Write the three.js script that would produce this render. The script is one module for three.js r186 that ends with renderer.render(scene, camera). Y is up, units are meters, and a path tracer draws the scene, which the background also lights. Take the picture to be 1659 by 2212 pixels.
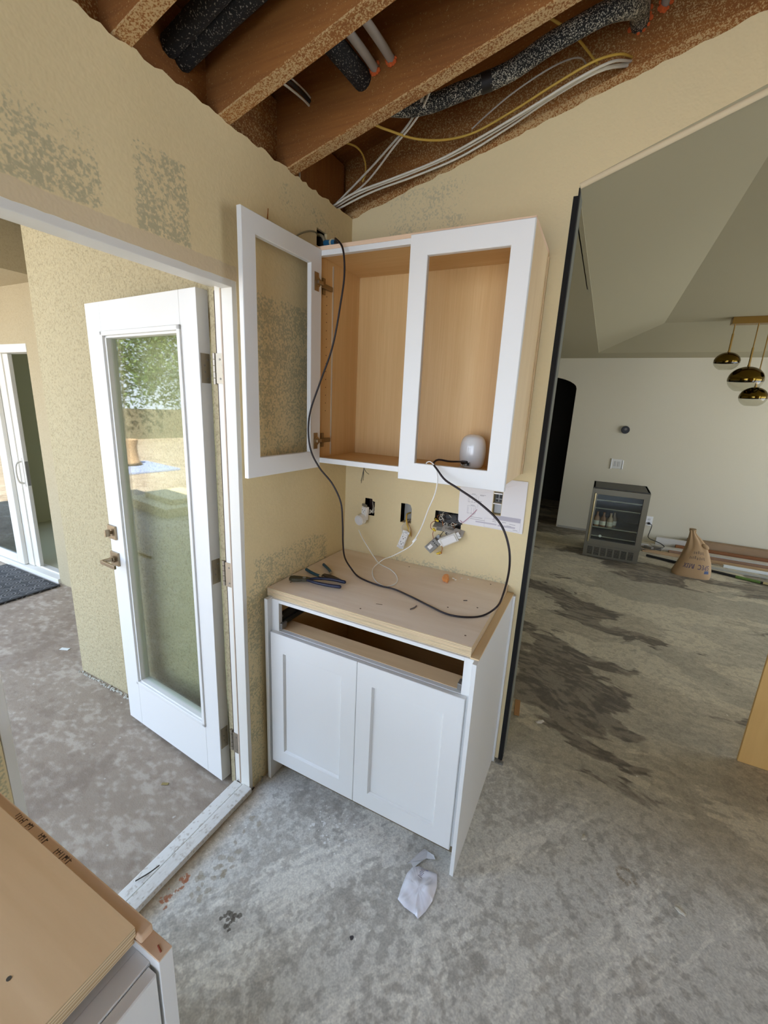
import * as THREE from 'three';
import { RoundedBoxGeometry } from 'three/addons/geometries/RoundedBoxGeometry.js';
import { mergeGeometries } from 'three/addons/utils/BufferGeometryUtils.js';

// ---------------------------------------------------------------- camera, sky, sun, exposure
const scene = new THREE.Scene();
const camera = new THREE.PerspectiveCamera(2 * Math.atan(1106 / 920.13) * 180 / Math.PI, 1659 / 2212, 0.05, 200);
camera.position.set(1.1349, 1.6515, 1.8316);
camera.rotation.order = 'YXZ';
camera.rotation.set(-0.24377, 0.46044, 0.04848);
scene.add(camera);

const renderer = new THREE.WebGLRenderer({ antialias: true });
renderer.toneMapping = THREE.LinearToneMapping;
renderer.toneMappingExposure = 3.95;
renderer.shadowMap.enabled = true;

const SKY_H = [0.9, 1.0, 1.17], SKY_Z = [0.50, 0.72, 1.12];
{
  const W = 64, H = 32, d = new Float32Array(W * H * 4);
  for (let j = 0; j < H; j++) for (let i = 0; i < W; i++) {
    const el = Math.max(0, ((j + 0.5) / H - 0.5) * Math.PI), t = Math.pow(Math.sin(el), 0.6);
    for (let c = 0; c < 3; c++) d[(j * W + i) * 4 + c] = SKY_H[c] * (1 - t) + SKY_Z[c] * t;
    d[(j * W + i) * 4 + 3] = 1;
  }
  const t = new THREE.DataTexture(d, W, H, THREE.RGBAFormat, THREE.FloatType);
  t.mapping = THREE.EquirectangularReflectionMapping; t.magFilter = THREE.LinearFilter; t.needsUpdate = true;
  scene.background = t; scene.environment = t;
  scene.backgroundIntensity = 1.25; scene.environmentIntensity = 1.25;
}
const sun = new THREE.DirectionalLight(new THREE.Color(1.0, 0.93, 0.8), 13);
sun.position.set(0.45 * 30, 0.8 * 30, -0.4 * 30);
sun.castShadow = true; sun.shadow.mapSize.set(2048, 2048);
Object.assign(sun.shadow.camera, { left: -14, right: 14, top: 14, bottom: -14, near: 1, far: 80 });
scene.add(sun); scene.add(sun.target);

// ---------------------------------------------------------------- random, noise, textures
function rngOf(seed) { let a = seed >>> 0; return () => { a = (a + 0x6D2B79F5) >>> 0; let t = Math.imul(a ^ (a >>> 15), 1 | a); t = (t + Math.imul(t ^ (t >>> 7), 61 | t)) ^ t; return ((t ^ (t >>> 14)) >>> 0) / 4294967296; }; }
const R = rngOf(7);
const PERM = new Float32Array(65536); { const r = rngOf(99); for (let i = 0; i < 65536; i++) PERM[i] = r(); }
function vn(x, y) {
  const xi = Math.floor(x), yi = Math.floor(y), fx = x - xi, fy = y - yi, u = fx * fx * (3 - 2 * fx), v = fy * fy * (3 - 2 * fy);
  const a = PERM[((xi * 73 + yi * 9931) & 65535)], b = PERM[(((xi + 1) * 73 + yi * 9931) & 65535)];
  const c = PERM[((xi * 73 + (yi + 1) * 9931) & 65535)], e = PERM[(((xi + 1) * 73 + (yi + 1) * 9931) & 65535)];
  return a + (b - a) * u + (c - a) * v + (a - b - c + e) * u * v;
}
function fbm(x, y, o = 4) { let s = 0, a = 0.5, n = 0; for (let i = 0; i < o; i++) { s += a * vn(x, y); n += a; x = x * 2.03 + 17.3; y = y * 2.03 + 9.1; a *= 0.5; } return s / n; }
const ss = (a, b, x) => { const t = Math.min(1, Math.max(0, (x - a) / (b - a))); return t * t * (3 - 2 * t); };
const mix = (a, b, t) => a + (b - a) * t;
const mix3 = (A, B, t) => [mix(A[0], B[0], t), mix(A[1], B[1], t), mix(A[2], B[2], t)];
// a computed map over a rectangle in metres; fn gives sRGB 0..255 at a place
function tex(w, h, u0, v0, su, sv, fn, { wrap = THREE.MirroredRepeatWrapping, data = false, splat } = {}) {
  const d = new Uint8Array(w * h * 4);
  for (let j = 0; j < h; j++) for (let i = 0; i < w; i++) {
    const c = fn(u0 + (i + 0.5) / w * su, v0 + (j + 0.5) / h * sv), k = (j * w + i) * 4;
    if (data) { const q = Math.max(0, Math.min(255, c * 255)); d[k] = d[k + 1] = d[k + 2] = q; } else for (let q = 0; q < 3; q++) d[k + q] = Math.max(0, Math.min(255, c[q]));
    d[k + 3] = 255;
  }
  if (splat) splat(d, (x, y, rad, rgb, a = 1, ell = 1, rot = 0) => {
    const px = (x - u0) / su * w, py = (y - v0) / sv * h, rr = rad / su * w;
    for (let jj = Math.floor(py - rr * 1.2); jj <= py + rr * 1.2; jj++) for (let ii = Math.floor(px - rr * 1.2); ii <= px + rr * 1.2; ii++) {
      if (ii < 0 || jj < 0 || ii >= w || jj >= h) continue;
      const dx = ii - px, dy = jj - py, ca = Math.cos(rot), sa = Math.sin(rot), e = Math.hypot(dx * ca + dy * sa, (dy * ca - dx * sa) * ell) / rr + (vn(ii * 0.35, jj * 0.35) - 0.5) * 0.5;
      const m = a * (1 - ss(0.75, 1.0, e)), k = (jj * w + ii) * 4;
      if (m > 0) for (let q = 0; q < 3; q++) d[k + q] = mix(d[k + q], rgb[q], m);
    }
  });
  const t = new THREE.DataTexture(d, w, h, THREE.RGBAFormat);
  t.wrapS = t.wrapT = wrap; t.magFilter = THREE.LinearFilter; t.minFilter = THREE.LinearMipmapLinearFilter; t.generateMipmaps = true;
  if (!data) t.colorSpace = THREE.SRGBColorSpace;
  t.repeat.set(1 / su, 1 / sv); t.offset.set(-u0 / su, -v0 / sv); t.needsUpdate = true;
  return t;
}
const std = (color, roughness = 0.7, o = {}) => new THREE.MeshStandardMaterial({ color, roughness, ...o });

// ---------------------------------------------------------------- geometry helpers (world metres, uv in metres)
function uvm(g, grain) {
  if (g.index) g = g.toNonIndexed();
  const p = g.attributes.position, n = g.attributes.normal, uv = new Float32Array(p.count * 2);
  for (let i = 0; i < p.count; i += 3) {
    let nx = 0, ny = 0, nz = 0;
    for (let k = 0; k < 3; k++) { nx += Math.abs(n.getX(i + k)); ny += Math.abs(n.getY(i + k)); nz += Math.abs(n.getZ(i + k)); }
    const ax = nx >= ny && nx >= nz ? 'zy' : ny >= nz ? 'xz' : 'xy', sw = grain && ax[1] === grain;
    for (let k = 0; k < 3; k++) {
      const q = { x: p.getX(i + k), y: p.getY(i + k), z: p.getZ(i + k) };
      uv[(i + k) * 2] = sw ? q[ax[1]] : q[ax[0]]; uv[(i + k) * 2 + 1] = sw ? q[ax[0]] : q[ax[1]];
    }
  }
  g.setAttribute('uv', new THREE.BufferAttribute(uv, 2));
  for (const k of Object.keys(g.attributes)) if (!['position', 'normal', 'uv'].includes(k)) g.deleteAttribute(k);
  g.clearGroups();
  return g;
}
function bx(x0, y0, z0, x1, y1, z1, r = 0, grain) {
  const w = x1 - x0, h = y1 - y0, d = z1 - z0;
  const g = r ? new RoundedBoxGeometry(w, h, d, 1, Math.min(r, w / 2.01, h / 2.01, d / 2.01)) : new THREE.BoxGeometry(w, h, d);
  g.translate((x0 + x1) / 2, (y0 + y1) / 2, (z0 + z1) / 2);
  return uvm(g, grain);
}
function flat(g) { g = g.index ? g.toNonIndexed() : g; for (const k of Object.keys(g.attributes)) if (!['position', 'normal', 'uv'].includes(k)) g.deleteAttribute(k); g.clearGroups(); return g; }
const V = (a) => new THREE.Vector3(a[0], a[1], a[2]);
function tube(pts, r, seg = 6, n, closed = false) {
  const c = new THREE.CatmullRomCurve3(pts.map(V), closed, 'centripetal');
  const t = flat(new THREE.TubeGeometry(c, n ?? Math.max(8, pts.length * 5), r, seg, closed));
  const uv = t.attributes.uv, L = c.getLength();
  for (let i = 0; i < uv.count; i++) uv.setXY(i, uv.getX(i) * L, uv.getY(i) * 6.28 * r);
  if (closed) return t;
  const caps = [0, 1].map((e) => { const s = new THREE.SphereGeometry(r, seg, 4); const q = c.getPoint(e); s.translate(q.x, q.y, q.z); return uvm(s); });
  return mergeGeometries([t, ...caps]);
}
function rod(a, b, r, seg = 10, r2 = r) {
  const A = V(a), B = V(b), L = A.distanceTo(B), g = new THREE.CylinderGeometry(r2, r, L, seg);
  g.translate(0, L / 2, 0); g.applyQuaternion(new THREE.Quaternion().setFromUnitVectors(new THREE.Vector3(0, 1, 0), B.clone().sub(A).normalize())); g.translate(A.x, A.y, A.z);
  const uv = g.attributes.uv; for (let i = 0; i < uv.count; i++) uv.setXY(i, uv.getY(i) * L, uv.getX(i) * 6.28 * r);
  return flat(g);
}
function ext(pts, depth, holes = [], bevel = 0) {
  const s = new THREE.Shape(pts.map((p) => new THREE.Vector2(p[0], p[1])));
  for (const h of holes) s.holes.push(new THREE.Path(h.map((p) => new THREE.Vector2(p[0], p[1]))));
  return new THREE.ExtrudeGeometry(s, { depth, bevelEnabled: bevel > 0, bevelSize: bevel, bevelThickness: bevel, bevelSegments: 1, steps: 1 });
}
const rect = (x0, y0, x1, y1) => [[x0, y0], [x1, y0], [x1, y1], [x0, y1]];
function lathe(prof, at, seg = 32) { const g = new THREE.LatheGeometry(prof.map((p) => new THREE.Vector2(p[0], p[1])), seg); g.translate(at[0], at[1], at[2]); return flat(g); }
function jag(a, b, n, amp, rnd = R) { const o = []; for (let i = 0; i <= n; i++) { const t = i / n; o.push([mix(a[0], b[0], t) + (i && i < n ? (rnd() - 0.5) * amp : 0), mix(a[1], b[1], t) + (i && i < n ? (rnd() - 0.5) * amp : 0)]); } return o; }

// ---------------------------------------------------------------- naming helpers
const used = {};
function numbered(n) { used[n] = (used[n] ?? -1) + 1; return used[n] ? n + '_' + String(used[n]).padStart(3, '0') : n; }
function rootOf(o) { while (o.parent && o.parent !== scene) o = o.parent; return o; }
function obj(name, geos, m, parent = scene, local = false) {
  const list = Array.isArray(geos) ? geos.map(flat) : null;
  const g = list ? (list.length > 1 ? mergeGeometries(list) : list[0]) : geos;
  const o = new THREE.Mesh(g, m); o.castShadow = o.receiveShadow = true;
  parent.add(o);
  if (parent === scene) o.name = numbered(name); else {
    o.name = name; const r = rootOf(parent);
    if (!local) { o.geometry.translate(-r.position.x, -r.position.y, -r.position.z); }
  }
  return o;
}
function thing(name, label, category, at = [0, 0, 0], group) {
  const o = new THREE.Group(); o.name = numbered(name); o.position.set(...at); o.userData = { label, category }; if (group) o.userData.group = group; scene.add(o); return o;
}
function tag(o, label, category, group) { o.userData.label = label; o.userData.category = category; if (group) o.userData.group = group; return o; }
function struct(name, geos, m) { const o = obj(name, geos, m); o.userData.kind = 'structure'; return o; }
function sgroup(name, at = [0, 0, 0]) { const o = new THREE.Group(); o.name = numbered(name); o.position.set(...at); o.userData = { kind: 'structure' }; scene.add(o); return o; }

// ---------------------------------------------------------------- materials
const M = {};
M.white = std('#e6e6e2', 0.42);
M.whiteTrim = std('#dcd9cf', 0.5);
M.doorPaint = std('#dcdbd6', 0.4);
M.plasticWhite = std('#eceae4', 0.35);
M.black = std('#16130f', 0.55);
M.blackCable = std('#1d1216', 0.45);
M.darkMetal = std('#3a3935', 0.4, { metalness: 0.4 });
M.zinc = std('#9a9a96', 0.4, { metalness: 0.9 });
M.nickel = std('#a09078', 0.34, { metalness: 1 });
M.hinge = std('#a49b8c', 0.42, { metalness: 0.85 });
M.galv = std('#8a877f', 0.5, { metalness: 0.25 });
M.orange = std('#d9662e', 0.85);
M.romexWhite = std('#d6d0bf', 0.6);
M.romexYellow = std('#c9a548', 0.6);
M.wireRed = std('#a04038', 0.5);
M.wireBlack = std('#2b2622', 0.5);
M.wireNut = std('#e3c034', 0.5);
M.copper = std('#b4703c', 0.4, { metalness: 0.8 });
M.greyPipe = std('#a39b8f', 0.7);

const ply = tex(1024, 512, 0, 0, 1.3, 0.65, (x, y) => {
  const w = fbm(x * 2.2, y * 9, 4), g = fbm(x * 5, y * 90, 3), f = vn(x * 90, y * 700);
  const t = ss(0.25, 0.8, w) * 0.6 + g * 0.35 + f * 0.06;
  return mix3([252, 243, 230], [232, 216, 194], t);
});
M.ply = std('#f2dab4', 0.62, { map: ply });
M.plyCool = std('#fbf4ec', 0.45, { map: ply });
const plyEdge = tex(512, 64, 0, 0, 0.5, 0.0365, (x, y) => {
  const k = Math.floor(y / 0.0365 * 14), f = (y / 0.0365 * 14) % 1, line = f < 0.12 || (k === 7 && f < 0.3) ? 0.55 : 1;
  const n = 0.85 + 0.25 * fbm(x * 14, k * 7 + y * 200, 3);
  const c = k % 2 ? [214, 184, 140] : [232, 212, 174];
  return c.map((v) => v * line * n);
});
M.plyEdge = std('#ffffff', 0.75, { map: plyEdge });
const oak = tex(1024, 1024, 0, 0, 0.9, 0.9, (x, y) => {
  const s = fbm(x * 1.3, y * 22, 4), f = fbm(x * 7, y * 260, 3), band = fbm(x * 0.6 + 5, y * 7, 3);
  return mix3([232, 200, 146], [196, 152, 92], 0.5 * s + 0.28 * f + 0.3 * band);
});
M.oak = std('#ffffff', 0.5, { map: oak });
M.maple = std('#f2e2c0', 0.55, { map: ply });
M.rawPink = std('#f2dcc6', 0.7, { map: ply });
const rafterTex = (spk, seed) => tex(1024, 1024, 0, 0, 1.2, 1.2, (x, y) => {
  const s = fbm(x * 1.5 + seed, y * 26, 4), f = fbm(x * 9, y * 180 + seed, 2), b = fbm(x * 3 + seed, y * 4, 3);
  let c = mix3([176, 116, 52], [108, 64, 24], 0.5 * s + 0.25 * f + 0.35 * b);
  const d = vn(x * 330 + seed, y * 330) * 0.5 + vn(x * 520, y * 520 + seed) * 0.5, dens = spk * (0.6 + 0.8 * fbm(x * 5 + 3, y * 5, 3));
  return mix3(c, [206, 180, 132], ss(1 - dens - 0.06, 1 - dens + 0.2, d) * 0.75);
});
M.rafter = std('#ffffff', 0.8, { map: rafterTex(0.24, 3) });
M.rafterDusty = std('#ffffff', 0.85, { map: rafterTex(0.46, 31) });
M.rafterHeavy = std('#ffffff', 0.9, { map: rafterTex(0.6, 57) });
M.foam = std('#ffffff', 0.9, { map: tex(512, 512, 0, 0, 0.25, 0.25, (x, y) => {
  const d = vn(x * 420, y * 420) * 0.6 + vn(x * 900, y * 900) * 0.4, m = 0.34 + 0.34 * fbm(x * 14, y * 14, 3);
  return mix3([30, 29, 28], [205, 200, 180], ss(1 - m, 1 - m + 0.2, d) * 0.9);
}) });
M.foamDark = std('#ffffff', 0.92, { map: tex(256, 256, 0, 0, 0.25, 0.25, (x, y) => mix3([26, 24, 23], [170, 164, 150], ss(0.74, 0.9, vn(x * 380, y * 380)) * 0.8)) });

// floors: one function of the place, so the slabs join
function slab(x, z) {
  const a = fbm(x * 1.1 + 4, z * 1.1 + 9, 4), b = fbm(x * 6, z * 6, 5), f = fbm(x * 38, z * 38, 4), g = vn(x * 260, z * 260);
  const rx = x * 0.83 + z * 0.56, rz = z * 0.83 - x * 0.56, tw = fbm(rx * 9 + 60, rz * 2.6, 5), tf = fbm(rx * 60 + 5, rz * 16, 4);
  let c = mix3([154, 154, 152], [200, 199, 196], 0.4 * a + 0.3 * b + 0.3 * f);
  c = mix3(c, [124, 122, 118], ss(0.5, 0.66, 0.4 * b + 0.6 * f) * 0.52);
  c = mix3(c, [214, 213, 209], ss(0.52, 0.62, 0.6 * tw + 0.4 * tf) * 0.45);
  c = mix3(c, [134, 130, 124], ss(0.52, 0.64, 0.55 * fbm(rx * 7 + 30, rz * 2.2 + 8, 4) + 0.45 * fbm(x * 55 + 9, z * 55, 3)) * 0.42);
  const liv = ss(0.3, -0.25, z - 0.22 * (x - 1.2) + (a - 0.5) * 0.5);
  if (liv > 0) {
    const wx = x + 0.45 * (fbm(x * 1.5, z * 1.5, 4) - 0.5), wz = z + 0.4 * (fbm(x * 1.3 + 8, z * 1.3, 4) - 0.5);
    const fine = fbm(wx * 16, wz * 44, 4), big = fbm(wx * 1.15 + 3, wz * 2.1 + 1, 7), pat = fbm(wx * 2.1 + 20, wz * 2.6 + 5, 4);
    let q = mix3([150, 144, 130], [176, 169, 152], ss(0.3, 0.7, 0.7 * pat + 0.3 * fine));
    const dk = ss(0.47, 0.505, big + 0.10 * (fine - 0.5));
    const rough = mix3([122, 114, 102], [82, 75, 67], ss(0.4, 0.62, 0.6 * fine + 0.4 * fbm(wx * 5, wz * 11, 4)));
    q = mix3(q, rough, dk * 0.9);
    q = mix3(q, [188, 180, 160], ss(0.53, 0.56, fbm(wx * 1.7 + 40, wz * 3.6, 6)) * 0.65);
    q = mix3(q, [120, 112, 100], ss(0.52, 0.64, f) * 0.25);
    c = mix3(c, q, liv);
  }
  const th = ss(0.10, 0.015, x) * ss(0.65, 0.75, z) * ss(1.55, 1.45, z);
  c = mix3(c, [120, 98, 70], th * (0.35 + 0.6 * b));
  const k = (0.93 + 0.14 * g) * (0.95 + 0.1 * fbm(x * 110, z * 110, 3)) * mix(1.2, 1.12, liv);
  return [c[0] * k, c[1] * k * 0.995, c[2] * k * 0.965];
}
function floorSplat(kitchen) {
  return (d, put) => {
    const r = rngOf(kitchen ? 5 : 6), wht = [250, 248, 240];
    if (kitchen) {
      for (let i = 0; i < 420; i++) put(r() * 2.6, r() * 2.6 - 0.06, 0.0012 + 0.0035 * r() * r(), wht, 0.5 + 0.5 * r(), 1 + 2 * r(), r() * 6);
      for (let i = 0; i < 60; i++) put(0.4 + (r() - 0.5) * 0.16, 0.69 + (r() - 0.5) * 0.16, 0.002 + 0.009 * r() * r(), [248, 248, 244], 0.8, 1 + r(), r() * 6);
      for (let i = 0; i < 26; i++) put(0.06 + (r() - 0.5) * 0.05, 1.14 + (r() - 0.5) * 0.12, 0.003 + 0.008 * r(), [158, 92, 58], 0.7, 1 + r(), r() * 6);
      for (let i = 0; i < 16; i++) put(0.283 + (r() - 0.5) * 0.05, 1.109 + (r() - 0.5) * 0.05, 0.004 + 0.007 * r(), [84, 78, 68], 0.7);
      put(0.661, 0.959, 0.007, [44, 40, 44], 0.9); put(0.672, 0.957, 0.004, wht, 0.8);
      for (let i = 0; i < 30; i++) { const q = i / 30 * 6.28; put(1.453 + (0.022 + 0.014 * r()) * Math.cos(q), 0.307 + (0.022 + 0.014 * r()) * Math.sin(q), 0.004 + 0.005 * r(), [128, 110, 84], 0.3 * r() + 0.1); }
      for (let i = 0; i < 24; i++) put(0.09 + r() * 0.08, 0.78 + r() * 0.35, 0.006 + 0.012 * r(), [150, 136, 112], 0.45, 1.6, r() * 6);
      for (const [x, z, q] of [[1.1, 0.45, 0.008], [1.0, 0.9, 0.007], [1.42, 0.62, 0.008], [1.62, 0.351, 0.01], [1.31, 0.228, 0.012], [0.52, 0.86, 0.013], [1.05, 1.0, 0.006], [0.74, 1.25, 0.007]]) put(x, z, q, wht, 0.75, 1.6, r() * 6);
    } else for (let i = 0; i < 160; i++) put(r() * 4.95, -r() * 4.9, 0.003 + 0.007 * r() * r(), wht, 0.6 * r() + 0.2, 1 + 2 * r(), r() * 6);
  };
}
const bumpFine = tex(512, 512, 0, 0, 0.6, 0.6, (x, y) => 0.5 * fbm(x * 60, y * 60, 4) + 0.5 * vn(x * 300, y * 300), { data: true });
M.floorK = std('#ffffff', 0.48, { map: tex(2048, 2048, 0, -0.06, 2.6, 2.6, slab, { splat: floorSplat(true) }), bumpMap: bumpFine, bumpScale: 0.0006 });
M.floorL = std('#ffffff', 0.6, { map: tex(2048, 2048, 0, -5.01, 4.95, 4.95, slab, { splat: floorSplat(false) }), bumpMap: bumpFine, bumpScale: 0.0006 });
M.patio = std('#ffffff', 0.85, { map: tex(1024, 1024, -4, -1, 4, 4, (x, y) => {
  const a = fbm(x * 1.5, y * 1.5, 4), b = fbm(x * 7, y * 11, 5), f = fbm(x * 34, y * 50, 4), e = fbm(x * 18 + 4, y * 26, 4);
  let c = mix3([132, 116, 98], [166, 154, 138], 0.4 * a + 0.3 * b + 0.3 * f);
  c = mix3(c, [190, 180, 164], ss(0.48, 0.7, 0.35 * b + 0.65 * f) * 0.5); c = mix3(c, [118, 103, 88], ss(0.46, 0.68, 0.45 * fbm(x * 4 + 9, y * 4, 4) + 0.55 * e) * 0.5);
  return c;
}, { splat: (d, put) => { const r = rngOf(21); for (let i = 0; i < 120; i++) put(-4 + 4 * r(), -1 + 4 * r(), 0.003 + 0.008 * r() * r(), [222, 220, 212], 0.6, 1 + r(), r() * 6); } }), bumpMap: bumpFine, bumpScale: 0.001 });

const WALL = [228, 209, 162];
function mottled(x, y, k = 1) {                       // scraped skim coat over grey-green paper, 1 = fully mottled
  const n = fbm(x * 165, y * 165, 4) * 0.7 + vn(x * 330, y * 330) * 0.12 + fbm(x * 16 + 7, y * 16, 3) * 0.3;
  return ss(0.46, 0.68, n + (k - 1) * 0.45);
}
const inRect = (x, y, x0, y0, x1, y1, s) => ss(x0 - s, x0 + s, x) * ss(x1 + s, x1 - s, x) * ss(y0 - s, y0 + s, y) * ss(y1 + s, y1 - s, y);
const wallBump = tex(512, 512, 0, 0, 0.5, 0.5, (x, y) => 0.6 * fbm(x * 70, y * 70, 3) + 0.4 * vn(x * 200, y * 200), { data: true });
M.wallA = std('#ffffff', 0.85, { bumpMap: wallBump, bumpScale: 0.0007, map: tex(2048, 2048, 0, 0, 2.46, 2.46, (z, y) => {
  let c = mix3(WALL, [210, 190, 144], 0.6 * fbm(z * 3, y * 3, 3) + 0.2 * vn(z * 120, y * 120));
  const m = Math.max(inRect(z, y, 1.112, 2.062, 1.75, 2.3, 0.012) * ss(2.34, 2.14, y), inRect(z, y, 0.87, 2.06, 1.035, 2.27, 0.012), inRect(z, y, 0.26, 1.41, 0.66, 2.02, 0.03) * 0.94, inRect(z, y, 0.15, 0.84, 0.68, 1.06, 0.035), inRect(z, y, 0.62, -0.1, 0.705, 0.95, 0.01), inRect(z, y, 1.484, -0.1, 1.9, 1.3, 0.002), inRect(z, y, 0.05, 2.28, 0.5, 2.42, 0.05) * 0.72);
  if (m > 0.02) { const h = ss(2.2, 2.05, y) * ss(1.5, 1.9, y) * 0.14; c = mix3(c, [146, 144, 118], Math.min(1, m * 1.1) * mottled(z, y, m * 0.97 + h) * 0.52); }
  if (y > 1.9 && y < 2.064 && z > 0.7) c = mix3(c, [206, 186, 156], 0.6 * ss(2.064, 2.060, y + 0.004 * (vn(z * 90, 3) - 0.5)));
  return c;
}) });
M.wallB = std('#ffffff', 0.85, { bumpMap: wallBump, bumpScale: 0.0007, map: tex(1024, 2048, 0, 0, 1.45, 2.9, (x, y) => {
  let c = mix3(WALL, [218, 201, 158], 0.6 * fbm(x * 3 + 4, y * 3, 3) + 0.2 * vn(x * 120, y * 120));
  const m = Math.max(inRect(x, y, 0.25, 0.86, 0.87, 0.955 - 0.02 * x, 0.03), inRect(x, y, 0.15, 2.3, 0.55, 2.56, 0.06) * 0.8);
  if (m > 0.02) c = mix3(c, [172, 166, 140], m * mottled(x, y, m) * 0.6);
  return c;
}) });
M.paintLiving = std('#cbc3aa', 0.85, { bumpMap: wallBump, bumpScale: 0.0005 });
M.paintCeil = std('#aba283', 0.9);
M.paintWarm = std('#cbb07c', 0.85);
const stuccoTex = (A, B, sp) => tex(1024, 1024, 0, 0, 0.9, 0.9, (x, y) => {
  const n = fbm(x * 150, y * 150, 3), v = vn(x * 380, y * 380), a = fbm(x * 2, y * 2, 3);
  let c = mix3(A, B, 0.5 * a + 0.4 * n);
  return mix3(c, [122, 112, 82], ss(0.5, 0.74, n * 0.7 + v * 0.3) * sp);
});
M.stucco = std('#ffffff', 0.95, { map: stuccoTex([181, 169, 135], [164, 151, 117], 0.38), bumpMap: tex(512, 512, 0, 0, 0.45, 0.45, (x, y) => fbm(x * 95, y * 95, 3), { data: true }), bumpScale: 0.004 });
M.stuccoSmooth = std('#ffffff', 0.95, { map: stuccoTex([180, 168, 138], [164, 151, 121], 0.12) });
M.glass = new THREE.MeshPhysicalMaterial({ color: '#f2f7f2', roughness: 0.02, transmission: 1, thickness: 0, ior: 1.52 });
M.glassTint = new THREE.MeshPhysicalMaterial({ color: '#b9c2bc', roughness: 0.02, transmission: 1, thickness: 0, ior: 1.52 });

// ---------------------------------------------------------------- floors and ground
struct('floor', [bx(0, -0.12, -0.06, 4.6, 0, 4.5)], M.floorK);
struct('floor_dining', [bx(-1.4, -0.12, -7.1, 6.1, 0, -0.06)], M.floorL);
struct('patio', [bx(-16, -0.2, -0.15, -0.085, -0.03, 14)], M.patio);
{
  const g = sgroup('trim_1');                           // door sill: two painted boards with a groove between
  const sillTex = tex(512, 256, 0, 0.7, 0.1, 0.8, (x, y) => mix3([224, 222, 214], [168, 158, 142], ss(0.56, 0.8, fbm(x * 90, y * 90, 4)) * 0.6 + 0.3 * ss(0.035, 0.0, Math.abs(x - 0.012)) * fbm(x * 200, y * 90, 2)));
  const m = std('#ffffff', 0.6, { map: sillTex });
  obj('sill_board', [bx(-0.038, -0.01, 0.722, 0.012, 0.022, 1.457, 0.003)], m, g);
  obj('sill_board', [bx(-0.088, -0.06, 0.722, -0.043, 0.016, 1.457, 0.003)], m, g);
  obj('sill_base', [bx(-0.086, -0.06, 0.70, 0.006, 0.004, 1.48)], std('#4c4034', 0.9), g);
}

// ---------------------------------------------------------------- wall with the door (left) and the cabinet wall (back)
{
  const r = rngOf(11);
  const outline = [...jag([0, -0.02], [0.698, -0.02], 2, 0), ...jag([0.703, 0], [0.703, 2.018], 40, 0.003, r), ...jag([0.703, 2.0195], [1.475, 2.0195], 40, 0.002, r), ...jag([1.481, 2.0], [1.481, -0.02], 40, 0.003, r), [4.5, -0.02], [4.5, 2.45], ...jag([1.7, 2.446], [0, 2.448], 80, 0.011, r)];
  const g = ext(outline, 0.10, [rect(1.9, 0.96, 4.4, 2.28), rect(0.195, 2.262, 0.266, 2.325)]);
  g.rotateY(-Math.PI / 2);
  struct('wall_left', [uvm(g)], M.wallA);
  const s = ext([[0.70, -0.2], [0.70, 2.02], [1.49, 2.02], [1.49, -0.2], [4.8, -0.2], [4.8, 2.72], [0.5, 2.72], [0.5, -0.2]], 0.03, [rect(1.9, 0.96, 4.4, 2.28)]);
  s.rotateY(-Math.PI / 2); s.translate(-0.1, 0, 0);
  struct('wall_left_outside', [uvm(s)], M.stucco);
}
const TOPC = 2.448, SL = 0.256;
{
  const r = rngOf(12);
  const top = jag([3.0, TOPC + SL * 3.0], [0, TOPC], 120, 0.009, r);
  const pts = [[-0.02, -0.02], [0.3, 0.0], ...jag([0.4, 0.004], [0.93, 0.004], 12, 0.004, r), [0.93, 2.44], [1.53, 2.66], [4.6, 2.66], [4.6, TOPC + SL * 4.6], ...top, [-0.02, TOPC]];
  const hb = [[0.317, 1.107], [0.374, 1.109], [0.374, 1.18], [0.366, 1.199], [0.35, 1.203], [0.317, 1.202]];
  const ha = [[0.118, 1.114], [0.173, 1.114], [0.174, 1.186], [0.16, 1.19], [0.158, 1.2], [0.118, 1.2]];
  const g = ext(pts, 0.12, [hb, ha, rect(0.493, 1.113, 0.62, 1.193), rect(0.752, 1.214, 0.79, 1.316)]);
  g.translate(0, 0, -0.12);
  struct('wall_back', [uvm(g)], M.wallB);
  const k = sgroup('trim_2');                            // black corner strip on the end of the cabinet wall
  obj('corner_strip', [bx(0.914, 0.0, -0.002, 0.9325, 2.40, 0.0035), bx(0.9285, 0.0, -0.034, 0.9325, 2.425, 0.001)], std('#0f0d0b', 0.85), k);
  obj('grey_edge', [bx(0.929, 0.004, -0.1205, 0.9322, 2.43, -0.0345)], std('#77786c', 0.9), k);
}
struct('wall_right', [bx(4.6, -0.1, -0.12, 4.75, 4.1, 4.65)], M.paintWarm);
struct('wall_front', [uvm(ext([[-0.1, -0.1], [0.12, -0.1], [0.12, 2.6], [2.4, 2.6], [2.4, -0.1], [4.7, -0.1], [4.7, 4.1], [-0.1, 4.1]], 0.15).translate(0, 0, 4.5))], M.paintWarm);

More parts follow.
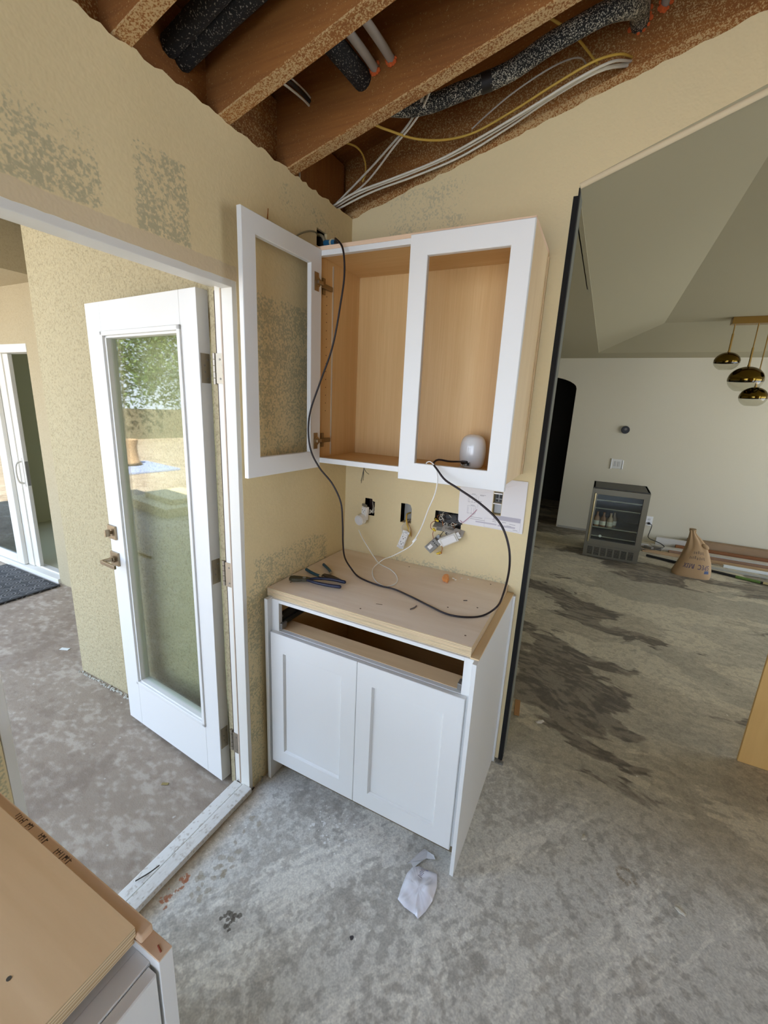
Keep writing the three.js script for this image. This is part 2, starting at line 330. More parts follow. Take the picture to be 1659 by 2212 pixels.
// ---------------------------------------------------------------- open ceiling: rafters, blocking, ledger, roof deck
{
  const c = sgroup('ceiling', [0, 2.448, 0]);
  const bar = (z0, z1, c0, c1, x0 = -0.12, x1 = 4.6) => {
    const g = ext([[x0, c0 + SL * x0], [x1, c0 + SL * x1], [x1, c1 + SL * x1], [x0, c1 + SL * x0]], z1 - z0); g.translate(0, 0, z0); return uvm(g, 'x');
  };
  const RZ = []; for (let i = 0; i < 14; i++) RZ.push(0.398 + 0.3065 * i);
  RZ.forEach((z, i) => {
    const o = obj('rafter', [bar(z, z + 0.042, TOPC + 0.004, 2.70)], M.rafter, c);
    obj('dusty_edge', [bar(z - 0.0006, z + 0.0426, TOPC, TOPC + 0.006)], M.rafterHeavy, o);
    const zb = z + 0.042, ze = RZ[i + 1] ?? 4.5;
    obj('blocking', [bx(-0.09, 2.43, zb, -0.048, 2.66, ze, 0, 'z')], i % 2 ? M.rafter : M.rafterDusty, c);
  });
  obj('blocking', [bx(-0.09, 2.43, 0.0, -0.048, 2.66, 0.398, 0, 'y')], M.rafter, c);
  obj('ledger', [bar(-0.075, -0.03, TOPC + 0.02, 2.72)], M.rafterDusty, c);
  obj('ledger_plate', [bar(-0.1, -0.006, TOPC - 0.03, TOPC + 0.034, -0.04)], M.rafterHeavy, c);
  for (let i = 0; i < 8; i++) obj('roof_board', [bar(-0.2 + i * 0.62, 0.415 + i * 0.62, 2.70, 2.716, -0.7, 4.75)], M.rafter, c);
  obj('roof_cover', [bar(-0.2, 5.4, 2.717, 2.83, -0.75, 4.8)], std('#5b4a3c', 0.9), c);
  obj('top_plate', [bx(-0.1, 2.40, -0.05, -0.013, 2.437, 4.5, 0, 'z')], M.rafterDusty, c);
}

// ---------------------------------------------------------------- dining room beyond the opening
struct('wall_far', [uvm((() => {
  const arch = [[0.70, -0.05]]; for (let i = 0; i <= 16; i++) { const t = i / 16 * Math.PI; arch.push([0.12 + 0.58 * Math.cos(t), 2.015 + 0.175 * Math.sin(t)]); } arch.push([-0.46, -0.05]);
  const g = ext([[-1.4, -0.05], [-0.46, -0.05], ...arch.slice(1, -1).reverse(), [0.70, -0.05], [6.1, -0.05], [6.1, 2.75], [-1.4, 2.75]], 0.12); g.translate(0, 0, -5.07); return g;
})())], M.paintLiving);
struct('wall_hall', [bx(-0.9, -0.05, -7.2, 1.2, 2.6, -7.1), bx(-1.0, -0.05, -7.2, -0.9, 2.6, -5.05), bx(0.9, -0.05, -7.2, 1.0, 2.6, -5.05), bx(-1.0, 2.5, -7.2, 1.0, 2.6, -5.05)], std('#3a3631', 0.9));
struct('wall_dining_left', [bx(-1.5, -0.05, -5.07, -1.4, 2.75, -0.1)], M.paintLiving);
struct('wall_dining_right', [uvm((() => { const g = ext([[-5.07, -0.05], [-4.3, -0.05], [-4.3, 2.3], [-0.8, 2.3], [-0.8, -0.05], [0.05, -0.05], [0.05, 2.75], [-5.07, 2.75]], 0.12); g.rotateY(-Math.PI / 2); g.translate(6.2, 0, 0); return g; })())], M.paintLiving);
{
  const P = (a) => { const up = a.map((p) => [p[0], p[1] + 0.1, p[2]]), v = []; const q = (A, B, C, D) => v.push(...A, ...B, ...C, ...A, ...C, ...D); q(...a); q(up[3], up[2], up[1], up[0]); for (let i = 0; i < 4; i++) { const j = (i + 1) % 4; q(a[i], up[i], up[j], a[j]); } const g = new THREE.BufferGeometry(); g.setAttribute('position', new THREE.BufferAttribute(new Float32Array(v), 3)); g.computeVertexNormals(); return uvm(g); };
  struct('ceiling_dining', [
    bx(-1.5, 2.42, -5.07, 0.91, 2.52, -0.1), bx(0.905, 2.42, -4.43, 0.9295, 2.46, -0.001), bx(0.91, 2.42, -5.07, 6.2, 2.52, -4.42), bx(1.53, 2.637, -3.8, 6.2, 2.75, -0.0008),
    P([[0.91, 2.42, -4.42], [0.91, 2.42, -0.0008], [1.53, 2.637, -0.0008], [1.53, 2.637, -3.8]]),
    P([[6.2, 2.42, -4.42], [0.91, 2.42, -4.42], [1.53, 2.637, -3.8], [6.2, 2.637, -3.8]]),
  ], M.paintCeil);
  struct('corner_bead', [rod([0.93, 2.434, -0.008], [1.53, 2.641, -0.008], 0.010, 12), rod([1.53, 2.641, -0.008], [4.6, 2.641, -0.008], 0.010, 12)], std('#dccba6', 0.7));
  struct('roof', [bx(-1.6, 2.76, -7.3, 7.1, 2.9, -0.12), bx(-5.2, 2.76, -4.2, -1.5, 2.9, 0.62)], std('#5b4a3c', 0.9));
}

// ---------------------------------------------------------------- outside walls, soffit, patio cover
struct('wall_stucco_wing', [bx(-1.53, -0.2, -0.3, -0.12, 2.76, 0.57, 0.004)], M.stucco);
struct('wall_stucco_far', [uvm(ext([[-5.2, -0.2], [-4.5, -0.2], [-4.5, 1.99], [-3.0, 1.99], [-3.0, -0.2], [-1.4, -0.2], [-1.4, 2.76], [-5.2, 2.76]], 0.14).translate(0, 0, -0.19))], M.stuccoSmooth);
struct('soffit', [bx(-5.2, 2.418, -0.06, -2.585, 2.76, 2.0), bx(-2.585, 2.72, -0.06, -0.12, 2.80, 2.0)], M.stuccoSmooth);
{
  const r = rngOf(77), g = [];                           // crumbs of plaster along the foot of the wing wall
  for (let i = 0; i < 70; i++) { const x = -1.53 + 0.6 * i / 70, s = 0.003 + 0.010 * r() * r(); const q = new THREE.IcosahedronGeometry(s, 0); q.scale(1.5, 0.5, 1); q.rotateY(r() * 6); q.translate(x, -0.027, 0.577 + 0.02 * r()); g.push(uvm(q)); }
  const o = tag(obj('plaster_crumbs', g, std('#b4b2a6', 0.9)), 'white plaster crumbs along the foot of the stucco wall', 'debris'); o.userData.kind = 'stuff';
}
struct('room_beyond_slider', [bx(-5.1, -0.12, -4.1, -1.55, 0.0, -0.18), bx(-5.2, 0, -4.1, -5.1, 2.7, -2.9), bx(-5.2, 0, -2.9, -5.1, 0.7, -1.4), bx(-5.2, 2.1, -2.9, -5.1, 2.7, -1.4), bx(-5.2, 0, -1.4, -5.1, 2.7, -0.1), bx(-1.6, 0, -4.1, -1.5, 2.7, -0.1), bx(-5.2, 0, -4.2, -1.5, 2.7, -4.1), bx(-5.2, 2.6, -4.2, -1.5, 2.7, -0.1)], std('#c2bea2', 0.9));
{
  const d = sgroup('door_2', [-3.5, 0, -0.1]);
  obj('frame_head', [bx(-4.5, 1.93, -0.15, -2.995, 1.995, -0.045, 0.004)], M.whiteTrim, d);
  obj('frame_sill', [bx(-4.5, -0.04, -0.17, -2.995, 0.015, -0.03, 0.004), bx(-4.5, 0.0, -0.11, -2.995, 0.028, -0.10)], M.whiteTrim, d);
  obj('stile', [bx(-3.505, 0.02, -0.13, -3.42, 1.93, -0.095, 0.005)], M.whiteTrim, d);
  obj('stile', [bx(-3.72, 0.02, -0.085, -3.60, 1.93, -0.05, 0.005), bx(-3.60, 0.02, -0.10, -3.50, 1.93, -0.085)], M.whiteTrim, d);
  obj('rail', [bx(-4.5, 0.02, -0.085, -3.72, 0.10, -0.05, 0.004)], M.whiteTrim, d);
  obj('glass', [bx(-4.5, 0.1, -0.07, -3.72, 1.93, -0.065)], M.glassTint, d);
  obj('handle', [tube([[-3.455, 0.82, -0.094], [-3.455, 0.83, -0.06], [-3.455, 0.86, -0.045], [-3.455, 0.98, -0.045], [-3.455, 1.01, -0.06], [-3.455, 1.02, -0.094]], 0.009, 8), bx(-3.468, 0.79, -0.096, -3.442, 1.05, -0.09, 0.002)], M.whiteTrim, d);
  obj('latch_plate', [bx(-3.424, 0.80, -0.125, -3.418, 1.02, -0.10)], M.galv, d);
}
{
  const t = thing('doormat', 'black rubber doormat with scroll pattern before the sliding door', 'doormat', [-3.4, -0.03, 0.3]);
  const mat = tex(1024, 1024, -3.9, 0, 1, 0.7, (x, y) => {
    const s = 0.12, cx = Math.floor(x / s), cy = Math.floor(y / s), fx = x / s - cx - 0.5, fy = y / s - cy - 0.5, sg = (cx + cy) & 1 ? 1 : -1;
    const rr = Math.hypot(fx, fy), an = Math.atan2(fy, fx) * sg, sp = Math.abs(((rr * 5 - an / 6.283 * 1.0 + 10) % 1) - 0.5);
    return ss(0.26, 0.16, sp) * ss(0.56, 0.5, rr);
  }, { data: true });
  const matC = tex(1024, 1024, -3.9, 0, 1, 0.7, (x, y) => { const s = 0.12, cx = Math.floor(x / s), cy = Math.floor(y / s), fx = x / s - cx - 0.5, fy = y / s - cy - 0.5, sg = (cx + cy) & 1 ? 1 : -1, rr = Math.hypot(fx, fy), an = Math.atan2(fy, fx) * sg, sp = Math.abs(((rr * 5 - an / 6.283 + 10) % 1) - 0.5); return mix3([24, 23, 22], [98, 96, 94], ss(0.26, 0.16, sp) * ss(0.56, 0.5, rr)); });
  obj('mat', [bx(-3.86, -0.03, -0.015, -2.93, -0.016, 0.52, 0.004)], std('#ffffff', 0.6, { map: matC, bumpMap: mat, bumpScale: 0.006 }), t);
  obj('raised_border', [bx(-3.86, -0.018, 0.49, -2.93, -0.012, 0.52, 0.002), bx(-2.96, -0.018, -0.015, -2.93, -0.012, 0.52, 0.002)], std('#1b1917', 0.7), t);
}

// ---------------------------------------------------------------- patio door: jamb and open leaf
{
  const g = sgroup('trim_3');
  obj('jamb', [bx(-0.05, 0.0, 0.700, -0.0012, 2.02, 0.722, 0.002), bx(-0.093, -0.03, 0.694, -0.05, 2.03, 0.711, 0.002), bx(-0.056, 0.0, 0.708, -0.05, 2.0, 0.719)], M.whiteTrim, g);
  obj('jamb', [bx(-0.05, 0.0, 1.457, -0.0012, 2.02, 1.479, 0.002), bx(-0.118, -0.03, 1.468, -0.05, 2.03, 1.485, 0.002)], M.whiteTrim, g);
  obj('head', [bx(-0.05, 1.999, 0.7005, -0.0015, 2.0215, 1.479, 0.002), bx(-0.118, 2.012, 0.694, -0.05, 2.03, 1.485, 0.002)], M.whiteTrim, g);
  obj('weatherstrip', [rod([-0.054, 0.02, 0.7205], [-0.054, 2.0, 0.7205], 0.0035, 8)], std('#c9b7a2', 0.8), g);
  obj('dark_seal', [bx(-0.100, -0.02, 0.690, -0.0932, 2.0, 0.708, 0.002)], std('#3a2a22', 0.8), g);
}
{
  const d = sgroup('door_1', [-0.15, 0, 0.70]);
  const W = 0.737, ex = new THREE.Vector3(0.997, 0, 0.076).normalize(), ez = new THREE.Vector3(-0.076, 0, 0.997).normalize();
  const m4 = new THREE.Matrix4().makeBasis(ex, new THREE.Vector3(0, 1, 0), ez).setPosition(-0.887, 0, 0.680);
  const L = (gs) => gs.map((g) => g.clone().applyMatrix4(m4));
  const T = 0.048, y0 = -0.012, y1 = 2.008;
  obj('stile', L([bx(0, y0, -T, 0.113, y1, 0, 0.002)]), M.doorPaint, d);
  obj('stile', L([bx(0.642, y0, -T, W, y1, 0, 0.002)]), M.doorPaint, d);
  obj('rail', L([bx(0.113, y0, -T, 0.642, 0.235, 0, 0.002)]), M.doorPaint, d);
  obj('rail', L([bx(0.113, 1.89, -T, 0.642, y1, 0, 0.002)]), M.doorPaint, d);
  const bead = [];
  for (const s of [0, 1]) {                            // glazing bead: two stepped frames, on both faces
    const z0 = s ? -T - 0.006 : -0.006, z1 = s ? -T + 0.006 : 0.007;
    bead.push(bx(0.109, 0.230, z0, 0.128, 1.895, z1, 0.003), bx(0.627, 0.230, z0, 0.646, 1.895, z1, 0.003), bx(0.109, 0.230, z0, 0.646, 0.248, z1, 0.003), bx(0.109, 1.877, z0, 0.646, 1.895, z1, 0.003));
  }
  bead.push(bx(0.126, 0.247, -0.038, 0.139, 1.878, -0.003), bx(0.620, 0.247, -0.038, 0.629, 1.878, -0.003), bx(0.126, 0.247, -0.038, 0.629, 0.257, -0.003), bx(0.126, 1.869, -0.038, 0.629, 1.878, -0.003));
  obj('glazing_bead', L(bead), M.doorPaint, d);
  obj('glass', L([bx(0.13, 0.25, -0.027, 0.625, 1.875, -0.021)]), M.glass, d);
  // hinges: leaf on the door edge, knuckle, leaf on the jamb
  for (const y of [0.205, 0.985, 1.75]) {
    const h = obj('hinge', [...L([bx(W - 0.001, y - 0.05, -0.041, W + 0.002, y + 0.05, -0.006)]), bx(-0.096, y - 0.05, 0.7105, -0.058, y + 0.05, 0.7135)], M.hinge, d);
    const kn = []; for (let i = 0; i < 5; i++) kn.push(rod([-0.113, y - 0.052 + i * 0.021, 0.703], [-0.113, y - 0.033 + i * 0.021, 0.703], 0.0078, 12));
    obj('knuckle', kn, M.hinge, h);
    const sc = []; for (const [a, b] of [[-0.034, 0.03], [-0.02, 0.01], [-0.02, -0.012], [-0.03, -0.034]]) sc.push(...L([rod([W + 0.001, y + b, a], [W + 0.0035, y + b, a], 0.0035, 8)]), rod([-0.074 + (b > 0.02 ? -0.004 : b < -0.02 ? -0.004 : 0.010), y + b, 0.7125], [-0.074 + (b > 0.02 ? -0.004 : b < -0.02 ? -0.004 : 0.010), y + b, 0.715], 0.0035, 8));
    obj('screw', sc, M.galv, h).userData.kind = 'stuff';
  }
  const lv = obj('lever_handle', L([bx(0.0, 0.85, 0.0, 0.066, 0.916, 0.010, 0.0015), rod([0.033, 0.883, 0.008], [0.033, 0.883, 0.022], 0.0165, 20), rod([0.033, 0.883, 0.02], [0.033, 0.883, 0.062], 0.0105, 16)]), M.nickel, d);
  obj('lever', L([bx(0.018, 0.871, 0.056, 0.142, 0.889, 0.066, 0.002)]), M.nickel, lv);
  const db = obj('deadbolt', L([bx(0.0, 0.982, 0.0, 0.066, 1.048, 0.010, 0.0015), rod([0.033, 1.015, 0.008], [0.033, 1.015, 0.018], 0.008, 12)]), M.nickel, d);
  obj('thumb_turn', L([bx(0.027, 0.998, 0.016, 0.039, 1.032, 0.038, 0.003)]), M.nickel, db);
}

// ---------------------------------------------------------------- base cabinet
function shaker(x0, y0, x1, y1, zf, t, [l, r, b, tp], rec) {      // front at zf, frame and recessed panel
  const g = ext(rect(x0, y0, x1, y1), t - 0.004, [rect(x0 + l, y0 + b, x1 - r, y1 - tp)], 0.0018);
  g.translate(0, 0, zf - t + 0.002);
  const f = [uvm(g)], i = [x0 + l, y0 + b, x1 - r, y1 - tp], e = 0.007;
  const v = [], q = (A, B, C, D) => v.push(...A, ...B, ...C, ...A, ...C, ...D);   // sloped inner lip
  const o = [[i[0], i[1]], [i[2], i[1]], [i[2], i[3]], [i[0], i[3]]], n = [[i[0] + e, i[1] + e], [i[2] - e, i[1] + e], [i[2] - e, i[3] - e], [i[0] + e, i[3] - e]];
  if (rec) { for (let k = 0; k < 4; k++) { const j = (k + 1) % 4; q([...o[k], zf - 0.001], [...o[j], zf - 0.001], [...n[j], zf - rec + 0.0005], [...n[k], zf - rec + 0.0005]); }
    const s = new THREE.BufferGeometry(); s.setAttribute('position', new THREE.BufferAttribute(new Float32Array(v), 3)); s.computeVertexNormals(); f.push(uvm(s)); }
  return { frame: f, panel: [bx(i[0] - 0.008, i[1] - 0.008, zf - rec - 0.008, i[2] + 0.008, i[3] + 0.008, zf - rec)] };
}
{
  const t = thing('base_cabinet', 'white shaker base cabinet with two doors and an empty drawer opening', 'cabinet', [0.45, 0, 0.3]);
  obj('end_panel', [bx(0.0175, 0, 0.0, 0.034, 0.877, 0.6266, 0.001)], M.white, t);
  obj('end_panel', [bx(0.8745, 0, 0.006, 0.889, 0.8725, 0.6266, 0.001)], M.white, t);
  obj('edge_strip', [bx(0.8605, 0.8715, 0.006, 0.889, 0.8775, 0.60, 0.0008, 'z')], M.maple, t).userData.label = 'raw wood strip along the top of the right end';
  obj('scribe_moulding', [bx(0.889, 0.0, 0.004, 0.899, 0.87, 0.024, 0.001)], M.white, t);
  obj('face_frame', [bx(0.034, 0.1, 0.582, 0.071, 0.8725, 0.602, 0.001), bx(0.842, 0.1, 0.582, 0.8745, 0.8725, 0.602, 0.001), bx(0.071, 0.8585, 0.582, 0.842, 0.8725, 0.602, 0.001), bx(0.071, 0.70, 0.582, 0.842, 0.736, 0.602, 0.001), bx(0.071, 0.1, 0.582, 0.842, 0.12, 0.602)], M.white, t);
  for (const [a, b] of [[0.045, 0.4535], [0.4585, 0.8615]]) {
    const s = shaker(a, 0.105, b, 0.733, 0.6235, 0.02, [0.062, 0.064, 0.068, 0.08], 0.010), d = obj('door', s.frame, M.white, t);
    obj('panel', s.panel, M.white, d);
  }
  obj('carcass', [bx(0.034, 0.1, 0.02, 0.048, 0.87, 0.582, 0, 'z'), bx(0.861, 0.1, 0.02, 0.8745, 0.87, 0.582, 0, 'z'), bx(0.048, 0.1, 0.02, 0.861, 0.115, 0.582, 0, 'x'), bx(0.048, 0.115, 0.012, 0.861, 0.87, 0.02, 0, 'x')], M.oak, t);
  obj('drawer_rail', [bx(0.048, 0.718, 0.506, 0.861, 0.737, 0.583, 0.0008, 'x')], M.ply, t);
  obj('toe_board', [bx(0.034, 0.0, 0.53, 0.8745, 0.1, 0.545)], std('#6f6048', 0.8), t);
  for (const [a, b, c] of [[0.049, 0.064, 1], [0.846, 0.861, -1]]) {
    const s = obj('drawer_slide', [bx(a, 0.745, 0.08, b, 0.80, 0.588, 0.001), bx(c > 0 ? b : a - 0.012, 0.752, 0.08, c > 0 ? b + 0.012 : a, 0.772, 0.582, 0.001)], M.darkMetal, t);
    obj('slide_clip', [bx(c > 0 ? b : a - 0.02, 0.742, 0.565, c > 0 ? b + 0.02 : a, 0.768, 0.598, 0.003), rod([c > 0 ? b - 0.002 : a + 0.002, 0.79, 0.575], [c > 0 ? b + 0.003 : a - 0.003, 0.79, 0.575], 0.005, 8)], std('#8d8b88', 0.3, { metalness: 0.5 }), s);
  }
}
function sheet(name, x0, y0, z0, x1, y1, z1, face, edge, parent) {
  const g = new THREE.BoxGeometry(x1 - x0, y1 - y0, z1 - z0); g.translate((x0 + x1) / 2, (y0 + y1) / 2, (z0 + z1) / 2);
  const gr = g.groups.map((q) => ({ ...q })), k = uvm(g), uv = k.attributes.uv, p = k.attributes.position, n = k.attributes.normal;
  for (let i = 0; i < uv.count; i++) { if (Math.abs(n.getY(i)) < 0.5) uv.setXY(i, Math.abs(n.getX(i)) > 0.5 ? p.getZ(i) : p.getX(i), p.getY(i) - (y0 > 0.8905 - 0.001 ? 0.872 : 0.872)); }
  gr.forEach((q) => k.addGroup(q.start, q.count, q.materialIndex));
  const o = new THREE.Mesh(k, [edge, edge, face, face, edge, edge]); o.castShadow = o.receiveShadow = true; o.name = name; parent.add(o);
  const r = rootOf(parent); k.translate(-r.position.x, -r.position.y, -r.position.z);
  return o;
}
{
  const t = thing('plywood_countertop', 'double layer of bare plywood laid on the base cabinet under the wall cabinet', 'countertop', [0.43, 0.872, 0.3]);
  sheet('plywood_sheet', 0.004, 0.8725, 0.002, 0.860, 0.8905, 0.592, M.plyCool, M.plyEdge, t);
  sheet('plywood_sheet', 0.003, 0.8906, 0.002, 0.8597, 0.9085, 0.591, M.plyCool, M.plyEdge, t);
  const sm = std('#6b543f', 0.6); for (const [x, z] of [[0.05, 0.5], [0.06, 0.09], [0.42, 0.55], [0.82, 0.53], [0.8, 0.3], [0.79, 0.04], [0.4, 0.05], [0.7, 0.36]]) obj('screw', [rod([x, 0.9084, z], [x, 0.9092, z], 0.0035, 8)], sm, t);
}

// ---------------------------------------------------------------- wall cabinet
{
  const t = thing('wall_cabinet', 'white framed wall cabinet with oak interior, its left door swung open', 'cabinet', [0.45, 1.405, 0.17]);
  obj('side_panel', [bx(0.04, 1.405, 0.004, 0.055, 2.218, 0.31, 0.0008, 'y')], M.oak, t);
  obj('side_panel', [bx(0.842, 1.405, 0.004, 0.857, 2.218, 0.33, 0.0008, 'y')], M.maple, t).userData.label = 'unpainted maple side facing the opening';
  obj('inner_lining', [bx(0.838, 1.425, 0.012, 0.8425, 2.2, 0.31, 0, 'y')], M.oak, t);
  obj('top_panel', [bx(0.055, 2.203, 0.004, 0.842, 2.216, 0.31, 0.0008, 'x')], M.oak, t);
  obj('bottom_panel', [bx(0.055, 1.409, 0.004, 0.842, 1.423, 0.31, 0.0008, 'x')], M.oak, t);
  obj('back_panel', [bx(0.055, 1.42, 0.004, 0.842, 2.205, 0.012, 0, 'y')], M.oak, t);
  obj('face_frame', [bx(0.04, 2.198, 0.31, 0.842, 2.217, 0.33, 0.001), bx(0.04, 1.404, 0.31, 0.842, 1.425, 0.33, 0.001), bx(0.04, 1.425, 0.31, 0.057, 2.198, 0.33, 0.001)], M.white, t);
  obj('nailing_strip', [bx(0.04, 2.217, 0.008, 0.857, 2.2315, 0.331, 0.001, 'x')], M.rawPink, t).userData.label = 'pinkish raw wood strip along the top';
  obj('scribe_strip', [bx(0.857, 1.405, 0.003, 0.861, 2.21, 0.02, 0.0008, 'y')], M.maple, t);
  obj('shelf_standard', [bx(0.055, 1.43, 0.222, 0.0563, 2.19, 0.23)], std('#cfc8ba', 0.5), t);
  const pins = []; for (let i = 0; i < 16; i++) pins.push(rod([0.0552, 1.62 + i * 0.032, 0.27], [0.0558, 1.62 + i * 0.032, 0.27], 0.0022, 6));
  obj('pin_hole', pins, std('#3a2414', 0.9), t).userData.kind = 'stuff';
  const s = shaker(0.4535, 1.384, 0.857, 2.2175, 0.351, 0.02, [0.0625, 0.0625, 0.063, 0.065], 0);
  obj('door', s.frame, M.white, t);
  // left door opened flat towards the wall with the patio door
  const dx = new THREE.Vector3(0.010, 0, -0.4015).normalize(), dz = new THREE.Vector3(0.4015, 0, 0.010).normalize();
  const m4 = new THREE.Matrix4().makeBasis(dx, new THREE.Vector3(0, 1, 0), dz).setPosition(0.061, 0, 0.7335);
  const L = (gs) => gs.map((g) => g.clone().applyMatrix4(m4));
  const o = shaker(0, 1.386, 0.4035, 2.2175, 0, 0.02, [0.056, 0.062, 0.066, 0.058], 0);
  const rb = [bx(0.053, 1.449, -0.012, 0.0575, 2.162, -0.009), bx(0.340, 1.449, -0.012, 0.3445, 2.162, -0.009)];
  const door = obj('door', L([...o.frame, ...rb]), M.white, t);
  for (const y of [2.1, 1.497]) {
    const h = obj('hinge', L([bx(0.358, y - 0.033, 0, 0.385, y + 0.033, 0.0025, 0.001), rod([0.378, y, 0], [0.378, y, 0.004], 0.0175, 20), bx(0.372, y - 0.007, 0.002, 0.402, y + 0.007, 0.012, 0.002)]), M.nickel, door);
    obj('hinge_arm', [bx(0.056, y - 0.010, 0.245, 0.068, y + 0.008, 0.325, 0.002), bx(0.056, y - 0.03, 0.285, 0.060, y + 0.03, 0.303, 0.001), bx(0.057, y - 0.006, 0.320, 0.075, y + 0.006, 0.338, 0.002)], std('#8a7350', 0.45, { metalness: 0.7 }), h);
  }
}

// ---------------------------------------------------------------- what hangs and lies by the cabinets
const ETH = [[0.075, 2.272, 0.235], [0.10, 2.262, 0.27], [0.14, 2.245, 0.34], [0.187, 2.203, 0.365], [0.201, 2.117, 0.37], [0.189, 2.007, 0.375], [0.16, 1.86, 0.38], [0.116, 1.722, 0.4], [0.087, 1.614, 0.42], [0.086, 1.542, 0.43], [0.1, 1.461, 0.43], [0.134, 1.398, 0.42], [0.191, 1.337, 0.41], [0.227, 1.264, 0.4], [0.232, 1.175, 0.39], [0.224, 1.077, 0.37], [0.19, 0.975, 0.29], [0.205, 0.925, 0.262], [0.264, 0.9125, 0.298], [0.387, 0.9125, 0.331], [0.451, 0.9125, 0.329]];
const ETH2 = [[0.451, 0.9125, 0.329], [0.549, 0.9125, 0.36], [0.642, 0.9125, 0.397], [0.726, 0.9125, 0.423], [0.791, 0.9125, 0.404], [0.839, 0.9125, 0.357], [0.872, 0.935, 0.32], [0.905, 1.03, 0.39], [0.923, 1.161, 0.45], [0.912, 1.234, 0.46], [0.878, 1.299, 0.46], [0.809, 1.349, 0.45], [0.719, 1.389, 0.43], [0.657, 1.41, 0.4], [0.623, 1.438, 0.385], [0.597, 1.4565, 0.36], [0.604, 1.468, 0.335], [0.636, 1.462, 0.3], [0.66, 1.456, 0.22], [0.662, 1.447, 0.158]];
{
  const t = thing('network_cable', 'long black cable looping from the blue plug across the countertop to the white pod', 'cable', [0.45, 0.909, 0.36]);
  obj('cord', [tube([...ETH, ...ETH2.slice(1)], 0.0037, 8, 260)], M.blackCable, t);
  obj('plug', [rod([0.648, 1.448, 0.172], [0.662, 1.447, 0.15], 0.0075, 10, 0.006)], M.black, t);
  obj('plug', [rod([0.062, 2.279, 0.222], [0.084, 2.27, 0.246], 0.009, 12, 0.008)], M.black, t);
}
{
  const t = thing('network_pod', 'rounded glossy white wireless pod inside the wall cabinet', 'router', [0.668, 1.423, 0.10]);
  const prof = [[0, 0], [0.036, 0.0], [0.043, 0.004], [0.048, 0.016], [0.052, 0.04], [0.053, 0.065], [0.0515, 0.088], [0.047, 0.108], [0.038, 0.123], [0.024, 0.1315], [0.01, 0.134], [0, 0.1345]];
  const pts = new THREE.SplineCurve(prof.map((p) => new THREE.Vector2(...p))).getPoints(40).map((p) => [Math.max(0, p.x), p.y]);
  obj('shell', [lathe(pts, [0.668, 1.423, 0.10], 48)], new THREE.MeshPhysicalMaterial({ color: '#e4e6e4', roughness: 0.18, clearcoat: 0.8, clearcoatRoughness: 0.08 }), t);
  obj('port_plate', [bx(0.640, 1.432, 0.138, 0.676, 1.449, 0.1535, 0.002)], std('#b9bab6', 0.5), t);
  obj('port', [bx(0.664, 1.435, 0.150, 0.673, 1.446, 0.1545), bx(0.645, 1.435, 0.150, 0.656, 1.446, 0.1545)], M.black, t);
}
const WC = [[0.655, 1.44, 0.160], [0.655, 1.434, 0.22], [0.64, 1.43, 0.28], [0.578, 1.432, 0.31], [0.56, 1.449, 0.335], [0.583, 1.461, 0.357], [0.612, 1.444, 0.375], [0.624, 1.404, 0.38], [0.616, 1.35, 0.37], [0.583, 1.277, 0.34], [0.544, 1.188, 0.3], [0.511, 1.131, 0.27], [0.481, 1.085, 0.24], [0.383, 1.007, 0.2], [0.282, 0.935, 0.11], [0.27, 0.916, 0.165], [0.299, 0.911, 0.232], [0.361, 0.911, 0.303], [0.414, 0.911, 0.321], [0.433, 0.911, 0.268], [0.409, 0.911, 0.204], [0.348, 0.911, 0.14], [0.262, 0.914, 0.1], [0.225, 0.935, 0.085], [0.195, 0.975, 0.09], [0.155, 1.02, 0.085], [0.128, 1.05, 0.072]];
{
  const t = thing('power_cord', 'thin white power cord with a clip hanging from the wall cabinet', 'cable', [0.4, 0.91, 0.2]);
  obj('cord', [tube(WC, 0.0023, 6, 220)], M.plasticWhite, t);
  const c = new RoundedBoxGeometry(0.009, 0.024, 0.004, 1, 0.001); c.rotateZ(-0.6); c.translate(0.504, 1.118, 0.264);
  obj('clip', [uvm(c)], M.plasticWhite, t);
}
function receptacle(t, m4, decor) {                     // a duplex outlet body lying in its own plane, face to +z
  const L = (gs) => gs.map((g) => g.clone().applyMatrix4(m4));
  const body = obj('body', L([bx(-0.0165, -0.034, -0.02, 0.0165, 0.034, 0.0, 0.003), bx(-0.0135, -0.03, -0.001, 0.0135, 0.03, 0.004, 0.002)]), M.plasticWhite, t);
  obj('mounting_strap', L([bx(-0.0065, -0.05, -0.003, 0.0065, 0.05, -0.001), bx(-0.017, 0.036, -0.003, 0.017, 0.048, -0.001, 0.0008), bx(-0.017, -0.048, -0.003, 0.017, -0.036, -0.001, 0.0008)]), decor ? M.plasticWhite : M.zinc, t);
  const sl = []; for (const y of [-0.015, 0.015]) sl.push(bx(-0.0075, y - 0.001, 0.003, -0.0055, y + 0.007, 0.0046), bx(0.0055, y - 0.001, 0.003, 0.0075, y + 0.006, 0.0046), rod([0, y - 0.007, 0.003], [0, y - 0.007, 0.0046], 0.0024, 8));
  obj('slot', L(sl), M.black, body).userData.kind = 'stuff';
}
const pose = (x, y, z, rx, ry, rz) => new THREE.Matrix4().makeRotationFromEuler(new THREE.Euler(rx, ry, rz, 'YXZ')).setPosition(x, y, z);
